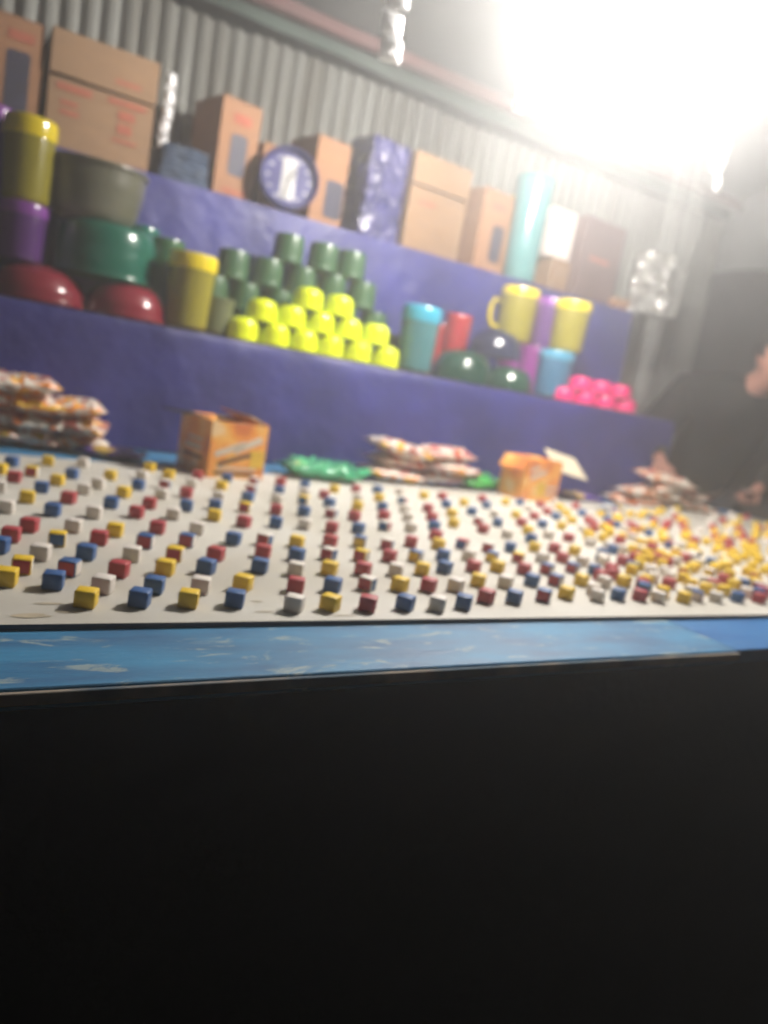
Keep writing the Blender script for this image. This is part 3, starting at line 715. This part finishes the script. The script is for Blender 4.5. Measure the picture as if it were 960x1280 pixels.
bm = box_bm(.006, r * .5, .001, (0, r * .2, .0125)); bmesh.ops.rotate(bm, cent=(0, 0, 0), matrix=Matrix.Rotation(R(-35), 3, 'Z'), verts=bm.verts); obj('hour_hand', bm, M_BLACK, ck)
bm = box_bm(.004, r * .7, .001, (0, r * .3, .0138)); bmesh.ops.rotate(bm, cent=(0, 0, 0), matrix=Matrix.Rotation(R(170), 3, 'Z'), verts=bm.verts); obj('minute_hand', bm, M_BLACK, ck)

# blue pack in crinkled clear wrap
M_BLUEPACK = mat('crinkled_blue_wrap', (0.055, 0.055, 0.19), rough=0.14, var=0.35, scale=16, bump=1.0, bscale=62, coat=0.8, col2=(0.02, 0.022, 0.09))
p = at(481, 232, 2.78); s = scl(p)
t = thing('wrapped_pack', 'tall blue pack in shiny crinkled plastic wrap beside the plain carton', 'pack', (p.x, 2.86, Z2 + .001), R(8))
wd, hh = 66 / s, 122 / s
for k in range(4):
    bm = box_bm(1, 1, 1, (0, 0, .5)); bmesh.ops.subdivide_edges(bm, edges=bm.edges, cuts=11, use_grid_fill=True)
    for v in bm.verts:
        x, y, z = v.co
        ro = 1 - .06 * (abs(2 * x) ** 8 + abs(2 * y) ** 8)
        q = .010 * nz(x * 7 + k, y * 7, z * 4 + k * 3) + .005 * nz(x * 17, y * 17, z * 13 + k)
        v.co = (x * wd * ro + q, y * .18 * ro + q, hh * (k + z * .985) / 4 + .004 * nz(x * 9, y * 9, k))
    obj('wrapped_bundle', bm, M_BLUEPACK, t)

# tall teal tube with shiny wrap
p = at(664, 280, 2.72); s = scl(p)
t = thing('tall_tube', 'tall translucent teal tube standing above the yellow jug', 'tube', (p.x, 2.74, Z2 + .001), 0)
M_TUBE = plastic('teal_tube_plastic', (0.13, 0.33, 0.35), trans=0.3, rough=0.12)
rr, hh = 23 / s, 126 / s
obj('body', lathe_bm([(0, 0), (rr * .85, 0), (rr * .88, .004), (rr * .9, hh * .3), (rr * .95, hh * .6), (rr, hh - .03), (0, hh - .03)], 36), M_TUBE, t)
obj('cap', lathe_bm([(rr * 1.0, hh - .035), (rr * 1.06, hh - .033), (rr * 1.06, hh - .008), (rr * .98, hh), (0, hh)], 36), M_TUBE, t)
p = at(642, 285, 2.84)
jar(640, 338, 232, 26, 2.90, Z2 + .001, P_YEL, P_YLID, 'yellow jar half hidden behind the tall teal tube', group='jars on the upper step')

# clear wrap with glints at the end of the upper step
def crumple(px, pb, pt, wpx, Y, m, label, name, amp, seed, z=None, taper=1.0, d=0.14):
    a = at(px, pb, Y); s = scl(a); wd = wpx / s; h = (pb - pt) / s
    t = thing(name, label, 'foil bag', (a.x, Y, z if z is not None else a.z), R(-12))
    bm = box_bm(1, 1, 1, (0, 0, .5)); bmesh.ops.subdivide_edges(bm, edges=bm.edges, cuts=13, use_grid_fill=True)
    for v in bm.verts:
        x, y, zz = v.co
        ro = 1 - .1 * (abs(2 * x) ** 4 + abs(2 * y) ** 4)
        q = amp * nz(x * 4 + seed, y * 4, zz * 4) + amp * .8 * nz(x * 13, y * 13 + seed, zz * 12)
        k = taper + (1 - taper) * zz
        v.co = (x * wd * ro * k + q, y * d * ro + q, zz * h + q * .6)
    obj('crumpled_foil', bm, m, t, smooth=False)
    obj('string', tube_bm([(0, 0, h - .02), (.003, 0, h + .2), (0, 0, 2.47 + .19 * (3.22 - Y) - t.location.z + .01)], .0012, 6), M_FOIL, t)
    return t
crumple(808, 384, 312, 46, 2.68, M_BAG, 'crumpled silvery bag with bright glints hanging by the shelf end', 'foil_bag', .026, 3, z=Z2 + .006)

crumple(836, 372, 316, 26, 2.72, M_BAG, 'smaller crumpled silvery bag hanging behind the larger glinting bag', 'foil_bag', .020, 11, z=Z2 + .03, d=.10)

# hanging clear plastic sheet
pa, pb_ = at(838, 250, 2.62), at(856, 520, 2.62)
tx = at(815, 262, 2.62).x
def sheet_fn(u, v):
    z = pa.z + 0.42 - (pa.z + 0.42 - pb_.z - 0.02) * v
    x = tx + 0.12 + 0.06 * v + (0.30 - 0.24 * v) * u
    return (x, 2.64 + 0.035 * nz(x * 6, z * 1.5, 8) + .018 * math.sin(x * 44 + nz(z, x) * 3), z)
tag(obj('plastic_curtain', grid_bm(60, 30, sheet_fn, 0.0006), M_CLEAR), 'clear plastic curtain hanging beside the shelf end', 'curtain')

# ------------------------------------------------------------------ things behind the board
def packet_bm(L, W, T, seed, cr=1.0):
    nx, ny = 14, 7
    bm = bmesh.new(); top = {}; bot = {}
    for i in range(nx + 1):
        for j in range(ny + 1):
            u, v = i / nx, j / ny
            e = min(1.0, 4.2 * min(u, 1 - u)) ** .6 * math.sin(math.pi * min(max(v, .0), 1)) ** .5
            x = (u - .5) * L; y = (v - .5) * W * (1 - .10 * math.sin(math.pi * u))
            zig = .0025 * ((i + j) % 2) if i in (0, nx) else 0
            w_ = cr * (.005 * nz(u * 6 + seed, v * 5, seed) + .004 * nz(u * 13, v * 9 + seed, 2))
            top[i, j] = bm.verts.new((x, y, T * (.5 + .5 * e) + w_ + zig))
            bot[i, j] = top[i, j] if j in (0, ny) or i in (0, nx) else bm.verts.new((x, y, T * (.5 - .5 * e) + w_ * .3))
    for i in range(nx):
        for j in range(ny):
            bm.faces.new((top[i, j], top[i + 1, j], top[i + 1, j + 1], top[i, j + 1]))
            q = (bot[i, j], bot[i, j + 1], bot[i + 1, j + 1], bot[i + 1, j])
            if len(set(q)) == 4 and not bm.faces.get(q):
                bm.faces.new(q)
    return bm
PK = {}
def packet(m, L, W, T, seed, loc, rz, label, group, tilt=(0, 0)):
    key = (m.name, L, W, T, seed)
    if key not in PK:
        me = bpy.data.meshes.new('snack_packet'); bm = packet_bm(L, W, T, seed, 4.2 if 'green' in m.name else 1.7); bm.to_mesh(me); bm.free(); me.materials.append(m)
        for p_ in me.polygons: p_.use_smooth = True
        PK[key] = me
    o = link(bpy.data.objects.new('snack_packet', PK[key])); o.location = loc; o.rotation_euler = (tilt[0], tilt[1], rz)
    return tag(o, label, 'packet', group)
# stack at the left: rows of packets seen end on
GA = 'snack packets stacked at the left of the board'
base = onz(50, 578, ZT)
NM = ['bottom', 'second', 'third', 'fourth', 'fifth']
for L in range(4):
    xs = [(-60, 'outermost'), (-8, 'left'), (45, 'middle'), (98, 'right')]
    for k, (px, nm) in enumerate(xs[:4]):
        if L == 3 and k == 3: continue
        yb = 2.17 - .012 * L
        q = at(px - 3 * L + rnd.uniform(-5, 5), 540, yb)
        packet(M_SNACK if (L + k) % 3 else M_SNACK2, .135, .19, .050, (L + k) % 3, (q.x, yb + rnd.uniform(-.012, .012), ZT + .002 + L * .044), R(rnd.uniform(-16, 16)),
               f"white orange snack packet, {nm} one in {NM[L]} layer of tallest stack", GA, (R(rnd.uniform(-4, 4)), R(rnd.uniform(-5, 5))))
# middle stack
GM = 'snack packets stacked behind the middle of the board'
for L in range(3):
    for k in range(2):
        q = at(488 + 62 * k + (-6, 4, 2, -10)[L] + rnd.uniform(-3, 3), 590, 2.17)
        packet(M_SNACK3 if (L + k) % 2 else M_SNACK, .21, .16, .050, (L * 2 + k) % 3, (q.x, 2.16 + rnd.uniform(-.015, .015), ZT + .002 + L * .043), R(rnd.uniform(-12, 12)),
               f"pink snack packet, {('left', 'right')[k]} one in {NM[L]} layer beside the green packets", GM, (R(rnd.uniform(-4, 4)), R(rnd.uniform(-3, 4) + (6 if k == 0 and L == 2 else 0))))
# right stack
GR = 'snack packets heaped beside the person'
for L, (px, dx) in enumerate([(800, 0), (862, 0), (806, 0), (850, 0), (826, 0), (818, 0)]):
    yb = 2.14; q = at(px, 630, yb)
    lay = (0, 0, 1, 1, 2, 3)[L]
    packet(M_SNACK2, .27, .15, .042, L % 3, (q.x, yb + rnd.uniform(-.02, .02), ZT + .002 + lay * .035), R(rnd.uniform(-24, 8)),
           ['pale snack packet flat on the table, shelf-side one in the heap by the person', 'pale snack packet flat on the table, person-side one in the heap', 'pale snack packet lying over the shelf-side bottom packet of the heap',
            'pale snack packet lying over the person-side bottom packet of the heap', 'pale snack packet second from the top of the heap by the person', 'topmost pale snack packet of the heap under the hand'][L], GR, (R(rnd.uniform(-6, 6)), R(rnd.uniform(-6, 6))))
q = onz(142, 576, ZT)
packet(M_PURPLEP, .17, .11, .030, 1, (q.x, q.y + .03, ZT + .002), R(-24), 'purple and yellow packet lying beside the tallest packet stack', 'loose packets on the blue table top')
q = onz(403, 604, ZT)
packet(M_GREENP, .23, .19, .055, 2, (q.x + .01, q.y + .05, ZT + .002), R(-8), 'shiny green packet with yellow print beside the pink packet stack', 'loose packets on the blue table top')
packet(M_GREENP, .22, .15, .04, 0, (q.x + .10, q.y + .12, ZT + .004), R(20), 'plain green packet tucked behind the shiny green one', 'loose packets on the blue table top')
q = onz(608, 617, ZT)
packet(M_GREENP2, .22, .17, .055, 1, (q.x, q.y + .07, ZT + .002), R(12), 'bright green packet between the pink packets and the flapped orange carton', 'loose packets on the blue table top')
q = onz(728, 628, ZT)
packet(M_PURPLEP, .22, .10, .03, 0, (q.x, q.y + .05, ZT + .002), R(-30), 'purple packet lying beside the flapped orange carton', 'loose packets on the blue table top')

def open_box(corner_px, rz, lx, ly, h, label, flaps, prints):
    q = onz(*corner_px, ZT)
    t = thing('biscuit_carton', label, 'carton', (q.x, q.y, ZT + .001), R(rz), 'open orange biscuit cartons')
    th = .003
    sides = [((lx, th, h), (lx / 2, th / 2, h / 2)), ((th, ly - 2 * th, h), (th / 2, ly / 2, h / 2)), ((lx, th, h), (lx / 2, ly - th / 2, h / 2)), ((th, ly - 2 * th, h), (lx - th / 2, ly / 2, h / 2))]
    for sz, c in sides: obj('side_panel', box_bm(*sz, c, .0006), M_ORANGEBOX, t)
    obj('bottom_panel', box_bm(lx - 2 * th - .001, ly - 2 * th - .001, th, (lx / 2, ly / 2, th), 0), M_GREYCARD, t)
    for (kind, m, ln, ang) in flaps:
        if kind == 'front': bm = box_bm(lx - .006, ln, .003, (0, ln / 2, 0)); pos = (lx / 2, .002, h + .001); rt = (R(ang[0]), R(ang[1]), 0)
        elif kind == 'back': bm = box_bm(lx - .006, ln, .003, (0, ln / 2, 0)); pos = (lx / 2, ly - .002, h + .001); rt = (R(ang[0]), R(ang[1]), 0)
        elif kind == 'left': bm = box_bm(ln, ly - .01, .003, (-ln / 2, 0, 0)); pos = (.002, ly / 2, h + .001); rt = (R(ang[0]), R(ang[1]), 0)
        else: bm = box_bm(ln, ly - .01, .003, (ln / 2, 0, 0)); pos = (lx - .002, ly / 2, h + .001); rt = (R(ang[0]), R(ang[1]), 0)
        o = obj('flap', bm, m, t); o.location = pos; o.rotation_euler = rt
    for (face, u0, u1, v0, v1, ang, m) in prints:
        w_, h_ = (u1 - u0) * (lx if face == 'front' else ly), (v1 - v0) * h
        bm = box_bm(w_, .001, h_, (0, 0, 0), .0003)
        o = obj('print_mark', bm, m, t)
        if face == 'front': o.location = ((u0 + u1) / 2 * lx, -.0004, (v0 + v1) / 2 * h); o.rotation_euler = (0, R(ang), 0)
        else: o.location = (-.0004, (u0 + u1) / 2 * ly, (v0 + v1) / 2 * h); o.rotation_euler = (R(ang), 0, R(-90))
    return t
open_box((257, 600), 10, .165, .175, .150, 'open orange biscuit carton next to the tallest packet stack',
         [('left', M_GREYCARD, .065, (-4, 8)), ('back', M_ORANGEBOX, .06, (200, 0)), ('right', M_ORANGEBOX, .06, (0, -160))],
         [('front', .08, .62, .50, .60, -22, M_WPRINT), ('front', .40, .92, .58, .70, -24, M_WPRINT), ('front', .15, .75, .34, .42, -18, M_BRPRINT), ('front', .12, .82, .10, .16, 0, M_BRPRINT), ('front', .15, .85, .20, .24, 0, M_WPRINT),
          ('front', .72, .98, .25, .55, 0, M_YPRINT), ('left', .25, .75, .44, .54, 0, M_WPRINT), ('left', .2, .8, .30, .36, 0, M_BRPRINT), ('left', .25, .7, .60, .66, 0, M_WPRINT)])
open_box((652, 628), 8, .18, .12, .150, 'open orange biscuit carton with its cream flap folded out',
         [('right', M_CREAM, .19, (38, 8)), ('left', M_ORANGEBOX, .05, (0, -60)), ('back', M_ORANGEBOX, .05, (200, 0))],
         [('front', .10, .55, .60, .70, -20, M_WPRINT), ('front', .35, .60, .18, .48, 0, M_YPRINT), ('front', .62, .95, .20, .26, 0, M_WPRINT), ('front', .62, .95, .34, .40, 0, M_WPRINT), ('front', .08, .35, .74, .82, -15, M_WPRINT)])

# ------------------------------------------------------------------ hanging foil strips and lamps
def foil_bm(wd, h, seed):
    wd *= 1.0
    def f(u, v):
        e = math.sin(math.pi * u) ** .5 * math.sin(math.pi * v) ** .4 if 0 < u < 1 and 0 < v < 1 else 0
        return ((u - .5) * wd, -.010 * e + .004 * nz(u * 7 + seed, v * 7, seed), -v * h)
    return grid_bm(7, 8, f, .0012)
FO = []
for k in range(4):
    bm = foil_bm(.052, .050, k * 3.7); me = bpy.data.meshes.new('foil_packet'); bm.to_mesh(me); bm.free(); me.materials.append(M_FOIL); FO.append(me)
bm = foil_bm(.052, .050, 30); FOR_ = bpy.data.meshes.new('foil_packet'); bm.to_mesh(FOR_); bm.free(); FOR_.materials.append(M_FOILR)
def strip(px, py, Y, ztop, label, red=False, wide=1.0):
    a = at(px, py, Y)
    t = thing('foil_strip', label, 'foil strip', (a.x, Y, a.z), 0, 'strips of shiny foil packets hanging from the roof')
    n = max(2, int((ztop - a.z) / .053))
    obj('string', tube_bm([(0, .002, 0), (.002, .002, n * .053 * .5), (0, .002, ztop - a.z)], .0012, 6), M_FOIL, t)
    for k in range(n):
        o = link(bpy.data.objects.new('foil_packet', FOR_ if red and k in (3, 4, 5) and k % 2 else FO[rnd.randrange(4)]), t)
        o.location = (rnd.uniform(-.004, .004), 0, .052 + k * .053); o.rotation_euler = (R(rnd.uniform(-10, 10)), R(rnd.uniform(-6, 6)), R(rnd.uniform(-25, 25))); o.scale = (wide, 1, 1)
    return t
zr = lambda y: 2.47 + .19 * (3.22 - y) - .06
strip(484, 76, 1.78, zr(1.78) - .07, 'shiny silver foil strip hanging in front of the red roof beam', True)
strip(648, 140, 1.78, zr(1.78) - .07, 'shiny silver foil strip hanging just beside the glare of the bulbs', wide=.6)
strip(778, 190, 1.78, zr(1.78) - .07, 'shiny silver foil strip hanging directly behind the bulbs', wide=.6)
strip(893, 240, 1.78, zr(1.78) - .07, 'shiny silver foil strip hanging on the curtain side of the bulbs', wide=.75)
strip(203, 192, 2.90, at(203, 84, 2.90).z, 'foil strip added for the bright glint against the tin wall beside the widest carton', wide=.6)  # strip added in place of a reflection running down a tin ridge

def bulb(px, py, Y, label):
    p = at(px, py, Y)
    t = thing('light_bulb', label, 'light bulb', p, 0, 'bare bulbs lighting the stall')
    r = .040
    obj('globe', lathe_bm([(0, -r)] + [(r * math.sin(a), -r * math.cos(a)) for a in (R(20), R(40), R(60), R(80), R(100), R(118))] + [(r * .72, r * .75), (r * .55, r * 1.2), (.018, r * 1.45)], 20), M_BULB, t)
    obj('socket', lathe_bm([(.017, r * 1.35), (.019, r * 1.4), (.019, r * 2.4), (.012, r * 2.7), (0, r * 2.7)], 20), M_BLACK, t)
    zt_ = 2.47 + .19 * (3.22 - Y) - p.z - .02
    obj('cord', tube_bm([(0, 0, r * 2.6), (.004, 0, (zt_ + r * 2.6) / 2), (0, 0, zt_)], .003, 6), M_BLACK, t)
    return t
bulb(772, 36, 1.66, 'lit bare bulb hanging from a cord over the table, nearer the tin wall end')
bulb(876, 28, 1.58, 'lit bare bulb hanging from a cord over the table, nearer the side tarpaulin')

# ------------------------------------------------------------------ person behind the table end
def skin_mesh(name, nodes, edges, m, parent, sub=2):
    """nodes: {key: (xyz, radius)}; edges between keys; grown with a Skin modifier, baked to one mesh"""
    me = bpy.data.meshes.new(name); keys = list(nodes)
    me.from_pydata([nodes[k][0] for k in keys], [(keys.index(a), keys.index(b_)) for a, b_ in edges], [])
    o = bpy.data.objects.new(name, me); COL.objects.link(o)
    o.modifiers.new('Skin', 'SKIN'); sm = o.modifiers.new('Sub', 'SUBSURF'); sm.levels = sub; sm.render_levels = sub
    if not me.skin_vertices: bpy.context.view_layer.objects.active = o
    for k, sv in zip(keys, me.skin_vertices[0].data):
        r = nodes[k][1]; sv.radius = r if isinstance(r, tuple) else (r, r)
    me.skin_vertices[0].data[0].use_root = True
    dg = bpy.context.evaluated_depsgraph_get()
    nm = bpy.data.meshes.new_from_object(o.evaluated_get(dg)); bpy.data.objects.remove(o)
    nm.name = name; nm.materials.clear(); nm.materials.append(m)
    for p_ in nm.polygons: p_.use_smooth = True
    q = bpy.data.objects.new(name, nm); COL.objects.link(q)
    if parent: q.parent = parent
    return q
M_SKIN = mat('skin', (0.36, 0.17, 0.125), rough=0.5, var=0.06, scale=20)
M_JACKET = mat('dark_jacket_cloth', (0.013, 0.012, 0.013), rough=0.95, var=0.2, scale=14, bump=0.8, bscale=14, spec=0.2)
M_TROUSER = mat('dark_trouser_cloth', (0.018, 0.02, 0.03), rough=0.9, var=0.2, scale=14)
M_HAIR = mat('black_hair', (0.012, 0.011, 0.011), rough=0.55, var=0.2, scale=60, bump=0.5, bscale=90)
M_EYE = mat('dark_eye', (0.02, 0.015, 0.012), rough=0.2)
M_LIP = mat('lips', (0.27, 0.09, 0.08), rough=0.5)
HD = Vector((3.105, 2.06, 1.60))                # head centre
def hand_nodes(W, d, side, pre):
    """wrist W, pointing along d (unit), side: unit towards the thumb"""
    d = Vector(d).normalized(); s_ = Vector(side); s_ = (s_ - d * s_.dot(d)).normalized(); n_ = d.cross(s_)
    if n_.z < 0: n_ = -n_
    nd, ed = {}, []
    nd[pre + 'palm'] = (W + d * .045, (.024, .017)); ed.append((pre + 'wrist', pre + 'palm'))
    nd[pre + 'palm2'] = (W + d * .075, (.026, .015)); ed.append((pre + 'palm', pre + 'palm2'))
    for i, (off, ln) in enumerate(((.030, .070), (.010, .080), (-.010, .074), (-.030, .058))):
        b0 = W + d * .088 + s_ * off
        nd[pre + f'f{i}a'] = (b0, .010); nd[pre + f'f{i}b'] = (b0 + d * ln * .45 - n_ * .008, .0088); nd[pre + f'f{i}c'] = (b0 + d * ln * .8 - n_ * .026, .0075)
        ed += [(pre + 'palm2', pre + f'f{i}a'), (pre + f'f{i}a', pre + f'f{i}b'), (pre + f'f{i}b', pre + f'f{i}c')]
    nd[pre + 'ta'] = (W + d * .040 + s_ * .035 - n_ * .004, .0115); nd[pre + 'tb'] = (W + d * .068 + s_ * .054 - n_ * .012, .0095); nd[pre + 'tc'] = (W + d * .092 + s_ * .058 - n_ * .02, .0080)
    ed += [(pre + 'palm', pre + 'ta'), (pre + 'ta', pre + 'tb'), (pre + 'tb', pre + 'tc')]
    return nd, ed
V = Vector
face_dir = V((-0.62, -0.75, -0.22)).normalized()
fr = V((-face_dir.y, face_dir.x, 0)).normalized()           # to the person's left... horizontal across the face
up = fr.cross(face_dir); up = up if up.z > 0 else -up
RW, LW = V((2.74, 2.24, 1.085)), V((3.20, 2.08, 1.02))
N = {'pelvis': (V((3.40, 2.56, .96)), (.155, .115)), 'waist': (V((3.36, 2.50, 1.10)), (.145, .105)), 'chest': (V((3.28, 2.38, 1.28)), (.165, .12)), 'upper': (V((3.20, 2.27, 1.40)), (.12, .09)),
     'neck': (V((3.13, 2.16, 1.48)), .056), 'jaw': (HD + V((.02, .02, -.065)), (.062, .07)), 'skull': (HD + V((.012, .015, .025)), (.078, .088)), 'top': (HD + V((.015, .02, .075)), (.058, .064)),
     'rsh': (V((3.03, 2.42, 1.41)), .074), 'relb': (V((2.90, 2.47, 1.19)), .052), 'rwrist': (RW, .027),
     'lsh': (V((3.36, 2.18, 1.39)), .068), 'lelb': (V((3.43, 2.12, 1.15)), .048), 'lwrist': (LW, .027),
     'rhip': (V((3.33, 2.62, .90)), .095), 'rknee': (V((3.33, 2.60, .50)), .062), 'rank': (V((3.35, 2.68, .09)), .043), 'rtoe': (V((3.29, 2.54, .04)), .038),
     'lhip': (V((3.50, 2.54, .90)), .095), 'lknee': (V((3.50, 2.52, .50)), .062), 'lank': (V((3.53, 2.60, .09)), .043), 'ltoe': (V((3.47, 2.46, .04)), .038)}
E = [('pelvis', 'waist'), ('waist', 'chest'), ('chest', 'upper'), ('upper', 'neck'), ('neck', 'jaw'), ('jaw', 'skull'), ('skull', 'top'), ('upper', 'rsh'), ('rsh', 'relb'), ('relb', 'rwrist'),
     ('upper', 'lsh'), ('lsh', 'lelb'), ('lelb', 'lwrist'), ('pelvis', 'rhip'), ('rhip', 'rknee'), ('rknee', 'rank'), ('rank', 'rtoe'), ('pelvis', 'lhip'), ('lhip', 'lknee'), ('lknee', 'lank'), ('lank', 'ltoe')]
nd, ed = hand_nodes(RW, (-.72, -.62, -.18), (.55, -.83, 0), 'r'); N.update(nd); E += ed
nd, ed = hand_nodes(LW, (-.85, -.45, -.12), (-.3, .9, 0), 'l'); N.update(nd); E += ed
per = thing('person', 'person in dark jacket leaning over the table end, hand on the packets', 'person', (0, 0, 0))
N['nose'] = (HD + face_dir * .108 - up * .012, .013); N['nb'] = (HD + face_dir * .082 - up * .004, .020); E += [('skull', 'nb'), ('nb', 'nose')]
for sg, nm in ((1, 'ea'), (-1, 'eb')):
    N[nm] = (HD + fr * .088 * sg - up * .008 - face_dir * .005, (.010, .022)); E.append(('skull', nm))
skin_mesh('body', N, E, M_SKIN, per)
def grow(keys, add, edges, name, m):
    nn = {k: (N[k][0], tuple(r + add for r in N[k][1]) if isinstance(N[k][1], tuple) else N[k][1] + add) for k in keys}
    return nn
JK = grow(['waist', 'pelvis', 'chest', 'upper', 'rsh', 'relb', 'lsh', 'lelb'], .034, None, None, None)
JK['neckb'] = (HD + V((.025, .045, -.115)), .085); JK['rcuff'] = (RW + (N['relb'][0] - RW) * .10, .040); JK['lcuff'] = (LW + (N['lelb'][0] - LW) * .10, .040)
skin_mesh('jacket', {k: JK[k] for k in ['pelvis', 'waist', 'chest', 'upper', 'neckb', 'rsh', 'relb', 'rcuff', 'lsh', 'lelb', 'lcuff']},
          [('pelvis', 'waist'), ('waist', 'chest'), ('chest', 'upper'), ('upper', 'neckb'), ('upper', 'rsh'), ('rsh', 'relb'), ('relb', 'rcuff'), ('upper', 'lsh'), ('lsh', 'lelb'), ('lelb', 'lcuff')], M_JACKET, per)
TR = grow(['pelvis', 'rhip', 'rknee', 'lhip', 'lknee'], .014, None, None, None)
TR['ra'] = (V((3.35, 2.67, .13)), .06); TR['la'] = (V((3.53, 2.59, .13)), .06)
skin_mesh('trousers', TR, [('pelvis', 'rhip'), ('rhip', 'rknee'), ('rknee', 'ra'), ('pelvis', 'lhip'), ('lhip', 'lknee'), ('lknee', 'la')], M_TROUSER, per)
bm = bmesh.new(); bmesh.ops.create_uvsphere(bm, u_segments=36, v_segments=24, radius=1)
for v in bm.verts:
    c = v.co.copy(); q = 1 + .05 * nz(c.x * 6, c.y * 6, c.z * 6)
    v.co = V((.016, .022, .035)) + HD + V((c.x * .094, c.y * .103, c.z * .094)) * q
dele = [v for v in bm.verts if (v.co - HD).dot(face_dir) > .035 and (v.co - HD).dot(up) < .062 or (v.co - HD).dot(up) < -.055]
bmesh.ops.delete(bm, geom=dele, context='VERTS')
bmesh.ops.solidify(bm, geom=list(bm.faces), thickness=.006)
obj('hair', bm, M_HAIR, per)
for sg in (1, -1):
    c0 = HD + face_dir * .084 + fr * .032 * sg + up * .012
    bm = bmesh.new(); bmesh.ops.create_uvsphere(bm, u_segments=14, v_segments=10, radius=.010); bmesh.ops.translate(bm, vec=c0, verts=bm.verts); obj('eye', bm, M_EYE, per)
    bm = tube_bm([c0 + up * .018 - fr * .014 * sg + face_dir * .006, c0 + up * .022 + face_dir * .006, c0 + up * .017 + fr * .016 * sg], [.003, .0036, .002], 6); obj('eyebrow', bm, M_HAIR, per)
bm = tube_bm([HD + face_dir * .075 - up * .052 - fr * .024, HD + face_dir * .086 - up * .050, HD + face_dir * .075 - up * .052 + fr * .024], [.003, .0062, .003], 8); obj('mouth', bm, M_LIP, per)
# white slip in the other hand
q = at(934, 610, 2.02)
sl = obj('paper_slip', box_bm(.11, .055, .0012, (0, 0, 0), .0003), M_CARDW)
sl.location = LW + V((-.125, -.055, .012)); sl.rotation_euler = (R(12), R(6), R(25))
tag(sl, 'small white paper slip held in the hand at the table end', 'paper slip')

# ------------------------------------------------------------------ haze, added to spread a glare round the bulbs
hz = obj('haze', box_bm(33, 31, 4.6, (1, 1, 1.3)), [], None, smooth=False)
hz['kind'] = 'stuff'
m = bpy.data.materials.new('thin_glare_haze'); m.use_nodes = True
n = m.node_tree; n.nodes.clear()
pv = n.nodes.new('ShaderNodeVolumePrincipled'); o = n.nodes.new('ShaderNodeOutputMaterial')
pv.inputs['Color'].default_value = (0.94, 0.95, 0.96, 1); pv.inputs['Density'].default_value = HAZE_D; pv.inputs['Anisotropy'].default_value = HAZE_G
n.links.new(pv.outputs[0], o.inputs['Volume'])
hz.data.materials.append(m)
